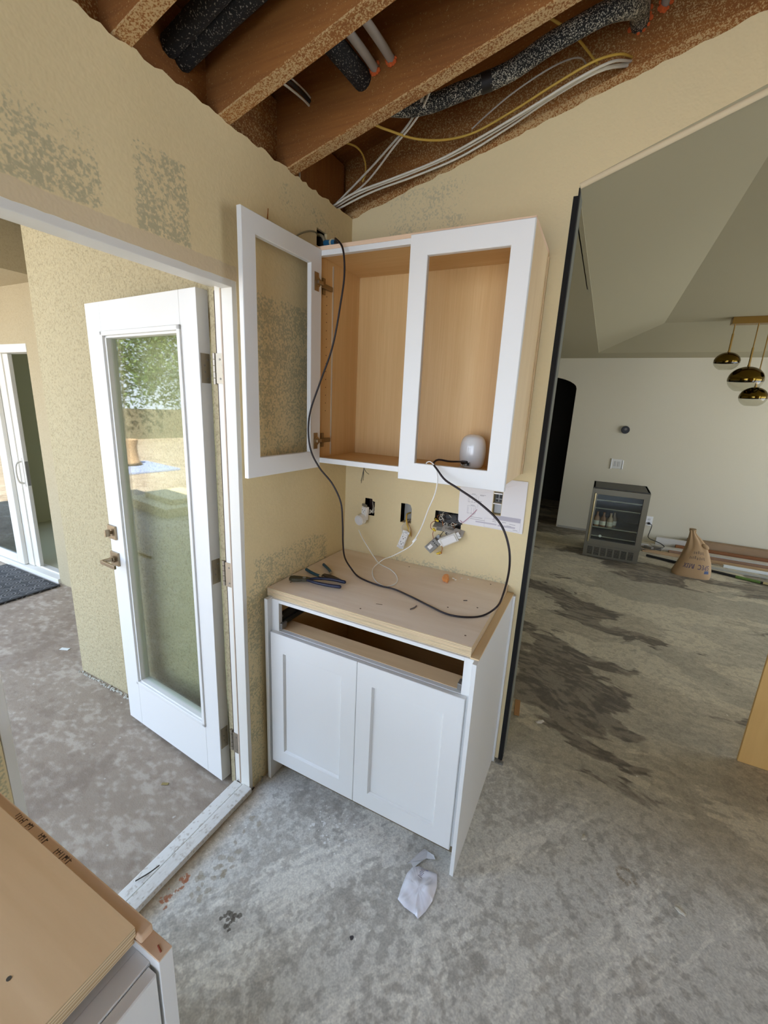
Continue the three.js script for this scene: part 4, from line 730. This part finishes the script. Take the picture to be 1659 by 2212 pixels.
// ---------------------------------------------------------------- foreground cabinet
{
  const t = thing('island_cabinet', 'white drawer cabinet under plywood in the near left corner', 'cabinet', [0.34, 0, 2.2]);
  obj('end_panel', [bx(0.02, 0, 1.556, 0.690, 0.876, 1.578, 0.0015, 'x')], M.white, t);
  obj('end_cap', [bx(0.02, 0.876, 1.5565, 0.690, 0.8785, 1.5775, 0.0008, 'x')], M.rawPink, t).userData.label = 'raw wood top edge of the end panel';
  obj('carcass', [bx(0.02, 0.1, 1.578, 0.665, 0.862, 2.9)], M.white, t);
  obj('face_frame', [bx(0.64, 0.1, 1.578, 0.6695, 0.8625, 2.9, 0.001)], M.white, t);
  const sh = shaker(-2.88, 0.62, -1.584, 0.858, 0.69, 0.02, [0.06, 0.06, 0.06, 0.06], 0.010), sh2 = shaker(-2.88, 0.105, -1.584, 0.615, 0.69, 0.02, [0.06, 0.06, 0.06, 0.06], 0.010);
  const turn = (gs) => gs.map((g) => { g = g.clone(); g.rotateY(Math.PI / 2); return g; });
  for (const s of [sh, sh2]) { const d = obj('drawer', turn(s.frame), M.white, t); obj('panel', turn(s.panel), M.white, d); }
  const c = thing('plywood_worktop', 'bare tan plywood worktop with handwriting on its edge, near left corner', 'countertop', [0.33, 0.872, 2.2]);
  sheet('plywood_sheet', 0.004, 0.8785, 1.580, 0.640, 0.8905, 2.9, M.ply, M.plyEdge, c);
  sheet('plywood_sheet', 0.004, 0.8906, 1.578, 0.642, 0.9085, 2.9, M.ply, M.plyEdge, c);
  obj('edge_batten', [bx(0.02, 0.8787, 1.5575, 0.652, 0.8945, 1.5778, 0.004, 'x')], M.rawPink, c);
  obj('screw', [rod([0.555, 0.9084, 1.69], [0.555, 0.9092, 1.69], 0.003, 8)], std('#4d4a42', 0.5), c); obj('scratch', [rod([0.36, 0.9084, 1.645], [0.368, 0.909, 1.64], 0.0012, 6)], std('#4d4a42', 0.5), c);
  // pencilled note along the batten (not legible)
  const r = rngOf(90), st = [];
  for (const [a, b] of [[0.285, 0.312], [0.322, 0.340], [0.362, 0.385], [0.415, 0.452]]) for (let x = a; x < b; x += 0.006) { const z0 = 1.562 + 0.002 * r(), z1 = z0 + 0.007 + 0.003 * r(); st.push(bx(x, 0.8943, z0, x + 0.0013, 0.8949, z1)); if (r() > 0.4) st.push(bx(x, 0.8943, z0 + 0.003 * r(), x + 0.005, 0.8949, z0 + 0.0012 + 0.003 * r())); }
  obj('pencil_note', st, std('#55463c', 0.9), c).userData.kind = 'stuff';
  tag(obj('staple', [rod([0.672, 0.8788, 1.566], [0.683, 0.8788, 1.569], 0.0012, 6)], std('#9a4a30', 0.6)), 'rusty staple lying on the near cabinet corner', 'staple');
}

// ---------------------------------------------------------------- floor litter in front of the cabinet
{
  const c = document.createElement('canvas'); c.width = 512; c.height = 512; const x = c.getContext('2d');
  x.fillStyle = '#f1f2fa'; x.fillRect(0, 0, 512, 512); x.fillStyle = '#777189';
  for (let i = 0; i < 7; i++) { x.fillRect(190 + (i % 3) * 6, 60 + i * 14, 70 - (i * 13) % 34, 6); } x.fillStyle = '#8a9ad0'; x.fillRect(250, 52, 46, 14);
  const tx = new THREE.CanvasTexture(c); tx.colorSpace = THREE.SRGBColorSpace;
  const out = [[0.836, 0.648], [0.766, 0.657], [0.748, 0.668], [0.738, 0.70], [0.739, 0.745], [0.744, 0.792], [0.775, 0.803], [0.812, 0.806], [0.828, 0.812], [0.843, 0.78], [0.852, 0.74], [0.850, 0.69]];
  const N = 26, pos = [], uv = [], idx = [], cx = 0.795, cz = 0.73;
  const ring = []; for (let i = 0; i < 72; i++) { const f = i / 72 * out.length, a = out[Math.floor(f) % out.length], b = out[(Math.floor(f) + 1) % out.length], q = f % 1; ring.push([mix(a[0], b[0], q), mix(a[1], b[1], q)]); }
  for (const s of [1, -1]) for (let k = 0; k <= 10; k++) for (let i = 0; i < 72; i++) {
    const u = k / 10, px = mix(cx, ring[i][0], u), pz = mix(cz, ring[i][1], u);
    const wr = (fbm(px * 30, pz * 22, 2) - 0.45) * 0.022 + Math.abs(vn(px * 42 + pz * 20, pz * 14) - 0.5) * 0.018, e = 1 - Math.pow(u, 6);
    pos.push(px, 0.003 + (s > 0 ? e * Math.max(0.002, 0.009 + wr) : 0) + (s > 0 ? u * 0.003 * vn(i * 0.7, 2) : 0), pz); uv.push((px - 0.73) / 0.13, 1 - (pz - 0.64) / 0.18);
  }
  for (let s = 0; s < 2; s++) for (let k = 0; k < 10; k++) for (let i = 0; i < 72; i++) { const a = s * 792 + k * 72 + i, b = s * 792 + k * 72 + (i + 1) % 72; idx.push(a, a + 72, b, b, a + 72, b + 72); }
  const g = new THREE.BufferGeometry(); g.setAttribute('position', new THREE.Float32BufferAttribute(pos, 3)); g.setAttribute('uv', new THREE.Float32BufferAttribute(uv, 2)); g.setIndex(idx); g.computeVertexNormals();
  const t = thing('plastic_bag', 'torn clear plastic bag lying on the concrete before the base cabinet', 'plastic bag', [0.795, 0, 0.73]);
  obj('pouch', [g], new THREE.MeshPhysicalMaterial({ color: '#ffffff', map: tx, roughness: 0.16, clearcoat: 1, clearcoatRoughness: 0.08 }), t);
  const fl = ext([[0.736, -0.66], [0.752, -0.672], [0.768, -0.64], [0.781, -0.615], [0.800, -0.612], [0.812, -0.607], [0.803, -0.596], [0.775, -0.590], [0.762, -0.587], [0.752, -0.61], [0.735, -0.65], [0.728, -0.675]].map(([a, b]) => [a, b]), 0.0012);
  fl.rotateX(-Math.PI / 2); { const p = fl.attributes.position; for (let i = 0; i < p.count; i++) p.setY(i, p.getY(i) + 0.002 + 0.012 * vn(p.getX(i) * 70, p.getZ(i) * 70)); fl.computeVertexNormals(); }
  obj('torn_flap', [uvm(fl)], new THREE.MeshPhysicalMaterial({ color: '#eef0f2', roughness: 0.25, transmission: 0.15, thickness: 0 }), t);
}
{
  const r = rngOf(202);
  const chip = (name, label, cat, x, z, s, col, y = 0) => { const q = new THREE.IcosahedronGeometry(s, 0); q.scale(1.7, 0.35, 0.8); q.rotateY(r() * 6); q.translate(x, y + s * 0.3, z); return tag(obj(name, [uvm(q)], std(col, 0.9)), label, cat); };
  chip('drywall_chip', 'small white drywall chip right of the black corner strip', 'drywall chip', 1.06, -0.376, 0.018, '#c9c0ae');
  chip('drywall_chip', 'white drywall chip on the concrete near the plywood panel', 'drywall chip', 1.62, 0.351, 0.012, '#d8d2c0');
  chip('drywall_chip', 'pale chip on the concrete right of the base cabinet', 'drywall chip', 1.307, 0.228, 0.010, '#d8d2c0');
  tag(obj('shim', [bx(0.0, 0.0, 0.0, 0.03, 0.006, 0.14, 0.002).rotateY(0.12).translate(0.905, 0.001, -0.50)], std('#a87c4c', 0.8)), 'thin brown wood shim on the floor behind the black corner strip', 'shim');
  tag(obj('metal_scrap', [bx(0.905, 0.0, -0.002, 0.932, 0.006, 0.03, 0.002), bx(0.926, 0.0, 0.01, 0.944, 0.010, 0.028, 0.002)], M.galv), 'bent metal scrap at the foot of the cabinet wall', 'scrap');
  tag(obj('staple_wire', [tube([[0.006, 0.02, 0.655], [0.018, 0.03, 0.66], [0.022, 0.018, 0.675], [0.016, 0.004, 0.672]], 0.0015, 5)], M.galv), 'little wire loop on the floor beside the door jamb', 'wire');
  tag(obj('twig', [tube([[-0.045, 0.024, 1.12], [-0.05, 0.026, 1.15], [-0.07, 0.022, 1.19]], 0.0022, 5)], std('#4b443c', 0.9)), 'dark twig lying across the white door sill', 'twig');
  tag(obj('twig', [tube([[-0.10, -0.027, 1.22], [-0.115, -0.026, 1.24], [-0.12, -0.027, 1.255]], 0.0014, 5)], std('#4b443c', 0.9)), 'short dark twig on the patio beside the door sill', 'twig');
  tag(obj('dry_leaf', [bx(-0.015, 0, -0.006, 0.015, 0.003, 0.006, 0.001).rotateY(0.5).translate(-0.37, -0.029, 0.86)], std('#8a7a4c', 0.9)), 'dry leaf on the patio in front of the open door', 'leaf');
  tag(obj('paper_scrap', [bx(-0.03, 0, -0.012, 0.03, 0.003, 0.012, 0.001).rotateY(0.4).translate(-1.86, -0.029, 0.50)], std('#d4d8d2', 0.9)), 'white scrap on the patio left of the stucco wall', 'scrap');
}
{
  const t = thing('plywood_board', 'yellow plywood panel standing on edge at the right edge of view', 'board', [2.5, 0, -0.61]);
  obj('sheet', [bx(1.982, 0.0, -0.618, 3.1, 0.88, -0.60, 0.003, 'y')], std('#e2bd78', 0.6, { map: ply }), t);
}

// ---------------------------------------------------------------- beverage fridge and what stands by the far wall
{
  const steel = std('#6f6a5b', 0.4, { metalness: 0.85 }), x0 = 1.122, x1 = 1.705, zf = -3.67, zb = -4.24, H = 0.846;
  const t = thing('beverage_fridge', 'stainless beverage fridge with a glass door standing on the concrete', 'fridge', [1.41, 0, -3.95]);
  obj('body', [bx(x0, 0.02, zb, x0 + 0.02, H, zf - 0.045), bx(x1 - 0.02, 0.02, zb, x1, H, zf - 0.045), bx(x0, H - 0.03, zb, x1, H, zf - 0.03, 0.004), bx(x0, 0.02, zb, x1, H, zb + 0.02), bx(x0, 0.02, zb, x1, 0.16, zf - 0.045)], std('#3b3a36', 0.5), t);
  const df = ext(rect(x0, 0.165, x1, H - 0.012), 0.035, [rect(x0 + 0.055, 0.225, x1 - 0.055, H - 0.075)], 0.002); df.translate(0, 0, zf - 0.04);
  const d = obj('door', [uvm(df)], steel, t);
  obj('glass', [bx(x0 + 0.05, 0.22, zf - 0.022, x1 - 0.05, H - 0.07, zf - 0.018)], M.glass, d);
  obj('handle', [rod([x0 + 0.035, 0.20, zf + 0.03], [x0 + 0.035, H - 0.06, zf + 0.03], 0.008, 12), rod([x0 + 0.035, 0.24, zf - 0.005], [x0 + 0.035, 0.24, zf + 0.03], 0.006, 8), rod([x0 + 0.035, H - 0.1, zf - 0.005], [x0 + 0.035, H - 0.1, zf + 0.03], 0.006, 8)], std('#c9b98e', 0.25, { metalness: 1 }), d);
  const slots = []; for (let g = 0; g < 7; g++) for (let k = 0; k < 8; k++) slots.push(rect(x0 + 0.045 + g * 0.072, 0.035 + k * 0.0125, x0 + 0.1 + g * 0.072, 0.042 + k * 0.0125));
  const gr = ext(rect(x0, 0.005, x1, 0.16), 0.012, slots); gr.translate(0, 0, zf - 0.035);
  obj('grille', [uvm(gr)], steel, t);
  for (const y of [0.69, 0.59, 0.36, 0.25]) obj('shelf', [bx(x0 + 0.02, y, zb + 0.02, x1 - 0.02, y + 0.006, zf - 0.07), bx(x0 + 0.02, y, zf - 0.075, x1 - 0.02, y + 0.012, zf - 0.066)], std('#8f8a78', 0.4, { metalness: 0.5 }), t);
  obj('interior', [bx(x0 + 0.021, 0.17, zb + 0.021, x1 - 0.021, H - 0.035, zb + 0.026)], std('#1d1c1a', 0.7), t);
  const prof = [[0, 0], [0.03, 0.0], [0.032, 0.004], [0.032, 0.085], [0.028, 0.11], [0.013, 0.135], [0.012, 0.165], [0.014, 0.166], [0.014, 0.176], [0, 0.177]];
  const mk = (x, z, label, col) => { const b = thing('bottle', label, 'bottle', [x, 0.366, z], 'bottles in the beverage fridge'); obj('body', [lathe(prof, [x, 0.366, z], 20)], std(col, 0.25), b); obj('label_band', [lathe([[0.0325, 0.02], [0.0328, 0.021], [0.0328, 0.07], [0.0325, 0.071]], [x, 0.366, z], 20)], std('#d9d2c2', 0.6), b); };
  mk(1.215, -3.80, 'amber bottle with pale label in the fridge, first from the left', '#9a6a44'); mk(1.285, -3.80, 'amber bottle with pale label in the fridge, second from the left', '#8a5b3c'); mk(1.36, -3.80, 'bottle with pale label in the fridge, third from the left', '#b09880'); mk(1.40, -3.88, 'bottle with pale label in the fridge, rightmost and set back', '#8a7460');
  obj('control_badge', [rod([1.28, 0.262, zf - 0.064], [1.28, 0.262, zf - 0.06], 0.016, 12)], M.plasticWhite, t);
  const o = thing('wall_plate', 'white outlet plate with a black plug low on the far wall', 'outlet', [1.875, 0.26, -4.945]);
  obj('plate', [bx(1.837, 0.215, -4.95, 1.917, 0.345, -4.944, 0.002)], M.plasticWhite, o);
  obj('socket', [bx(1.862, 0.285, -4.945, 1.892, 0.315, -4.941, 0.002)], std('#d8d4ca', 0.5), o);
  const k = thing('fridge_cord', 'black fridge cord drooping from the far wall outlet to the floor', 'cable', [1.9, 0, -4.8]);
  obj('plug', [bx(1.862, 0.235, -4.945, 1.892, 0.262, -4.905, 0.004)], M.black, k);
  obj('cord', [tube([[1.88, 0.25, -4.91], [1.91, 0.24, -4.88], [1.90, 0.15, -4.86], [1.89, 0.08, -4.80], [2.02, 0.05, -4.70], [2.06, 0.04, -4.58], [1.98, 0.03, -4.45], [1.85, 0.02, -4.35], [1.72, 0.06, -4.27]], 0.005, 7)], M.black, k);
  const p = thing('wall_plate', 'double switch plate wrapped in clear plastic above the fridge', 'switch plate', [1.36, 1.0, -4.945]);
  obj('plate', [bx(1.30, 0.955, -4.95, 1.425, 1.085, -4.943, 0.002)], std('#cfccc0', 0.4), p);
  obj('switch', [bx(1.325, 0.985, -4.944, 1.355, 1.055, -4.939, 0.002), bx(1.37, 0.985, -4.944, 1.40, 1.055, -4.939, 0.002)], std('#b4b0a2', 0.3), p);
  obj('plastic_wrap', [bx(1.285, 0.945, -4.949, 1.30, 1.09, -4.935, 0.004), bx(1.425, 0.95, -4.949, 1.44, 1.075, -4.937, 0.004)], std('#dcdad2', 0.25), p);
  const n = thing('thermostat', 'round black thermostat with a steel ring on the far wall', 'thermostat', [1.39, 1.49, -4.94]);
  obj('ring', [rod([1.39, 1.49, -4.95], [1.39, 1.49, -4.915], 0.052, 32)], std('#24221f', 0.5), n);
  obj('face', [rod([1.39, 1.49, -4.916], [1.39, 1.49, -4.910], 0.045, 32, 0.042)], std('#141211', 0.45), n);
  obj('display', [rod([1.392, 1.50, -4.911], [1.392, 1.50, -4.9085], 0.018, 20)], std('#5d5a54', 0.5), n);
}
{
  // paper sack, gathered at the top and leaning left; its print is upside down
  const c = document.createElement('canvas'); c.width = 512; c.height = 512; const x = c.getContext('2d');
  x.fillStyle = '#a98a63'; x.fillRect(0, 0, 512, 512);
  x.save(); x.translate(256, 256); x.rotate(Math.PI); x.fillStyle = '#5b4d55'; x.font = 'bold 74px sans-serif'; x.fillText('SPEC MIX', -190, -96); x.fillStyle = '#7d664e'; for (let i = 0; i < 9; i++) { x.fillRect(-110 + i * 24, -46 + (i * 7) % 9, 15, 34 - (i * 5) % 12); if (i < 6) x.fillRect(-100 + i * 26, 14 + (i * 5) % 8, 17, 32 - (i * 7) % 10); } x.fillStyle = '#4a5672'; x.fillRect(-190, -190, 74, 34); x.restore();
  const tx = new THREE.CanvasTexture(c); tx.colorSpace = THREE.SRGBColorSpace;
  const rows = [[0, 0.205, 0.175, 0.10], [0.03, 0.205, 0.178, 0.105], [0.09, 0.212, 0.165, 0.10], [0.18, 0.218, 0.142, 0.09], [0.25, 0.215, 0.122, 0.08], [0.31, 0.210, 0.100, 0.065], [0.36, 0.198, 0.083, 0.05], [0.41, 0.178, 0.060, 0.04], [0.455, 0.155, 0.036, 0.03], [0.485, 0.143, 0.025, 0.022], [0.508, 0.138, 0.030, 0.024]];
  const pos = [], uv = [], idx = [], N = 60, Z = -3.66;
  rows.forEach(([y, cx, a, b]) => { for (let i = 0; i <= N; i++) { const q = i / N * 6.2832, e = 0.75, cc = Math.cos(q), sc = Math.sin(q); const pl = 1 + 0.13 * ss(0.2, 0.45, y) * Math.sin(q * 7 + y * 9) + 0.05 * (vn(q * 3, y * 22) - 0.5);
    pos.push(2.012 + cx + a * pl * Math.sign(cc) * Math.pow(Math.abs(cc), e), y, Z + b * pl * Math.sign(sc) * Math.pow(Math.abs(sc), e)); uv.push(0.5 + 0.5 * cc * 0.98, y / 0.5); } });
  for (let k = 0; k < rows.length - 1; k++) for (let i = 0; i < N; i++) { const a = k * (N + 1) + i; idx.push(a, a + N + 1, a + 1, a + 1, a + N + 1, a + N + 2); }
  const g = new THREE.BufferGeometry(); g.setAttribute('position', new THREE.Float32BufferAttribute(pos, 3)); g.setAttribute('uv', new THREE.Float32BufferAttribute(uv, 2)); g.setIndex(idx); g.computeVertexNormals();
  const t = thing('cement_sack', 'half empty brown paper cement sack standing on the floor, top twisted shut', 'sack', [2.21, 0, Z]);
  obj('sack', [g], std('#ffffff', 0.85, { map: tx }), t);
  obj('folded_corner', [uvm(new THREE.IcosahedronGeometry(0.05, 1).scale(0.9, 0.5, 0.6).rotateZ(-0.6).translate(2.285, 0.35, Z + 0.03))], std('#a4865f', 0.85), t);
  obj('twisted_top', [uvm(new THREE.CylinderGeometry(0.034, 0.022, 0.02, 12, 1).translate(2.150, 0.51, Z))], std('#9a805c', 0.85), t);
}
{
  // boards and trim left along the far wall
  const wood = (c) => std(c, 0.7, { map: M.maple.map });
  const plank = (name, label, x0, z0, x1, z1, w, y0, h, m) => { const A = new THREE.Vector2(x0, z0), B = new THREE.Vector2(x1, z1), L = A.distanceTo(B), an = Math.atan2(z1 - z0, x1 - x0); const g = bx(0, 0, -w / 2, L, h, w / 2, 0.002, 'x'); g.rotateY(-an); g.translate(x0, y0, z0); return tag(obj(name, [g], m), label, 'board'); };
  plank('plank', 'wide grey brown plank leaning low against the far wall', 2.34, -4.86, 5.2, -4.86, 0.10, 0.0, 0.13, wood('#9a8468'));
  plank('baseboard', 'white baseboard length by the far wall behind the fridge cord', 1.98, -4.80, 2.45, -4.78, 0.05, 0.0, 0.11, std('#c4bfb4', 0.5));
  plank('plank', 'reddish brown plank edge lying before the grey brown plank', 2.2, -4.72, 5.2, -4.70, 0.05, 0.0, 0.055, wood('#8a5a30'));
  plank('baseboard', 'pale trim board lying on the floor left of the sack', 1.80, -4.58, 3.2, -4.56, 0.10, 0.0, 0.04, std('#b9b2a2', 0.6));
  plank('plank', 'pinkish brown board lying second row from the front', 2.1, -4.46, 5.2, -4.40, 0.09, 0.0, 0.03, wood('#8f7260'));
  plank('plank', 'tan board under the white trim on the floor', 1.8, -4.36, 5.2, -4.28, 0.09, 0.0, 0.022, wood('#b39a78'));
  plank('trim_stick', 'bright white trim stick right of the sack', 2.62, -4.22, 4.6, -4.12, 0.035, 0.0, 0.03, std('#d9dcd8', 0.5));
  plank('trim_stick', 'pale grey trim stick in front of the white stick', 2.1, -4.10, 4.8, -3.94, 0.045, 0.0, 0.02, std('#a7a597', 0.6));
  const b = thing('broom_pole', 'black pole with a green band lying in front of the boards', 'pole', [2.9, 0, -3.85]);
  obj('pole', [rod([1.83, 0.016, -4.12], [4.4, 0.016, -3.30], 0.014, 12)], M.black, b);
  obj('green_band', [rod([2.66, 0.016, -3.855], [2.86, 0.016, -3.791], 0.0155, 12)], std('#5d7a34', 0.6), b);
  obj('brass_tip', [rod([2.88, 0.016, -3.785], [3.3, 0.016, -3.651], 0.0152, 12)], std('#c9b98a', 0.3, { metalness: 0.8 }), b);
  const r = rngOf(33);
  for (let i = 0; i < 5; i++) { const q = bx(-0.05, 0, -0.025, 0.05, 0.03 + 0.02 * r(), 0.025, 0.004).rotateY(r() * 3).translate(1.78 + 0.05 * i, 0.0 + 0.01 * (i % 2), -4.62 + 0.06 * (i % 3) + 0.01 * i); tag(obj('offcut', [q], std(i % 2 ? '#a8a294' : '#7d7668', 0.8)), ['dark board offcut touching the right side of the fridge', 'pale board offcut, second in the row right of the fridge', 'dark board offcut in the middle of the row right of the fridge', 'pale board offcut, fourth in the row right of the fridge', 'dark board offcut farthest right of the fridge near the sack'][i], 'offcut', 'offcuts beside the fridge'); }
  plank('baseboard', 'chipped baseboard remnant at the foot of the far wall left of the fridge', 0.72, -4.943, 1.3, -4.943, 0.012, 0.0, 0.03, std('#a59f90', 0.7));
}
{
  // cluster pendant over the dining space
  const t = thing('pendant_light', 'brass pendant lamp with globes hung at staggered heights', 'pendant lamp', [2.4, 2.56, -3.65]);
  const brass = std('#9a7a42', 0.3, { metalness: 1 }), gold = std('#64501f', 0.1, { metalness: 1 });
  obj('canopy', [bx(2.075, 2.575, -3.70, 2.85, 2.637, -3.60, 0.003)], brass, t);
  const clear = new THREE.MeshPhysicalMaterial({ color: '#efeee8', roughness: 0.03, transmission: 1, thickness: 0, ior: 1.5 });
  for (const [x, y, rx, ry, z] of [[2.108, 2.235, 0.108, 0.088, -3.65], [2.285, 2.065, 0.145, 0.122, -3.63], [2.385, 1.905, 0.115, 0.095, -3.67], [2.62, 2.2, 0.12, 0.10, -3.65]]) {
    const g = obj('globe', [(() => { const s = new THREE.SphereGeometry(1, 40, 20, 0, 6.2832, 0.08, 1.62); s.scale(rx, ry, rx); s.translate(x, y, z); return flat(s); })()], gold, t);
    obj('clear_base', [(() => { const s = new THREE.SphereGeometry(1, 40, 14, 0, 6.2832, 1.7, 0.95); s.scale(rx, ry, rx); s.translate(x, y, z); return flat(s); })()], clear, g);
    obj('stem', [rod([x, y + ry * 0.97, z], [x, 2.58, z], 0.005, 8), rod([x, y + ry * 0.98, z], [x, y + ry * 1.12, z], 0.012, 12), rod([x, y + ry * 1.1, z], [x, y + ry * 1.1 + 0.16, z], 0.009, 10)], brass, g);
  }
}

// ---------------------------------------------------------------- the yard that the door glass mirrors
{
  const r = rngOf(515);
  const st = thing('tree_stump', 'cut tree stump standing in the sunlit yard', 'stump', [-9.4, 0.02, 4.5]);
  obj('stump', [lathe([[0, 0], [0.26, 0], [0.2, 0.08], [0.17, 0.25], [0.165, 0.42], [0.2, 0.58], [0.185, 0.6], [0, 0.6]], [-9.4, 0.02, 4.5], 18)], std('#9a7f62', 0.9), st);
  tag(obj('tarp', [bx(-9.9, -0.03, 3.9, -8.3, 0.02, 5.1, 0.01).rotateY(0)], std('#8d99b8', 0.5)), 'pale blue tarp spread on the yard around the stump', 'tarp');
  const sl = thing('stone_step', 'two tier stone step in the sunlit yard', 'step', [-5.1, -0.03, 3.1]);
  obj('lower_tier', [bx(-5.7, -0.03, 2.75, -4.5, 0.1, 3.75, 0.01)], std('#b8a988', 0.9), sl);
  obj('upper_tier', [bx(-5.5, 0.1, 2.95, -4.7, 0.18, 3.55, 0.01)], std('#c4b694', 0.9), sl);
  const wall = struct('garden_wall', [bx(-16.2, -0.1, -6, -16, 1.1, 16)], std('#6d6756', 0.95));
  const leaf = (() => { const g = new THREE.BufferGeometry(); g.setAttribute('position', new THREE.Float32BufferAttribute([-0.5, 0, 0, 0, 0.04, 0.25, 0.5, 0, 0, -0.5, 0, 0, 0.5, 0, 0, 0, 0.04, -0.25], 3)); g.setAttribute('uv', new THREE.Float32BufferAttribute([0, 0, 0.5, 1, 1, 0, 0, 0, 1, 0, 0.5, 1], 2)); g.computeVertexNormals(); return g; })();
  const lm = new THREE.MeshPhysicalMaterial({ color: '#4f6a2c', roughness: 0.6, transmission: 0.3, thickness: 0 });
  const spots = [[-18.5, 3.4, 'leafy green tree behind the garden wall, nearest the house'], [-17.4, 7.2, 'leafy green tree behind the garden wall, second from the house'], [-18.0, 11, 'leafy green tree behind the garden wall, third from the house'], [-17.6, -1.2, 'leafy green tree behind the garden wall, beside the house'], [-15.5, 14.5, 'leafy green tree behind the garden wall, farthest from the house']];
  for (const [x, z, label] of spots) {
    const t = thing('tree', label, 'tree', [x, -0.1, z], 'trees behind the garden wall');
    obj('trunk', [rod([x, -0.1, z], [x + 0.1, 2.6, z], 0.16, 10, 0.1)], std('#5d4a38', 0.9), t);
    const im = new THREE.InstancedMesh(leaf, lm, 9000), d = new THREE.Object3D();
    for (let i = 0; i < 9000; i++) { const u = r() * 6.28, v = Math.acos(2 * r() - 1), q = Math.cbrt(r()) * (0.75 + 0.5 * vn(u * 2 + x, v * 3)); d.position.set(2.5 * q * Math.sin(v) * Math.cos(u), 3.4 + 2.6 * q * Math.cos(v), 2.5 * q * Math.sin(v) * Math.sin(u)); d.rotation.set(r() * 6, r() * 6, r() * 6); d.scale.setScalar(0.11 + 0.1 * r()); d.updateMatrix(); im.setMatrixAt(i, d.matrix); }
    im.name = 'crown'; im.userData.kind = 'stuff'; im.castShadow = im.receiveShadow = true; t.add(im);
  }
  const sw = thing('string_light', 'string of clear patio bulbs hung over the yard', 'string light', [-6.5, 2.9, 4]);
  obj('cord', [tube([[-9, 3.1, 4.0], [-7.5, 2.9, 4.0], [-6.2, 2.88, 4.0], [-4.5, 3.0, 4.0], [-2.6, 3.2, 4.0]], 0.006, 6)], M.black, sw);
  for (const x of [-8.1, -6.94, -6.16, -5.2]) { const b = obj('bulb', [lathe([[0, -0.06], [0.03, -0.045], [0.038, -0.015], [0.028, 0.03], [0.016, 0.06], [0, 0.065]], [x, 2.78, 4.0], 16)], M.glass, sw); obj('socket', [rod([x, 2.84, 4], [x, 2.92, 4], 0.016, 10)], M.black, b); }
}
renderer.render(scene, camera);
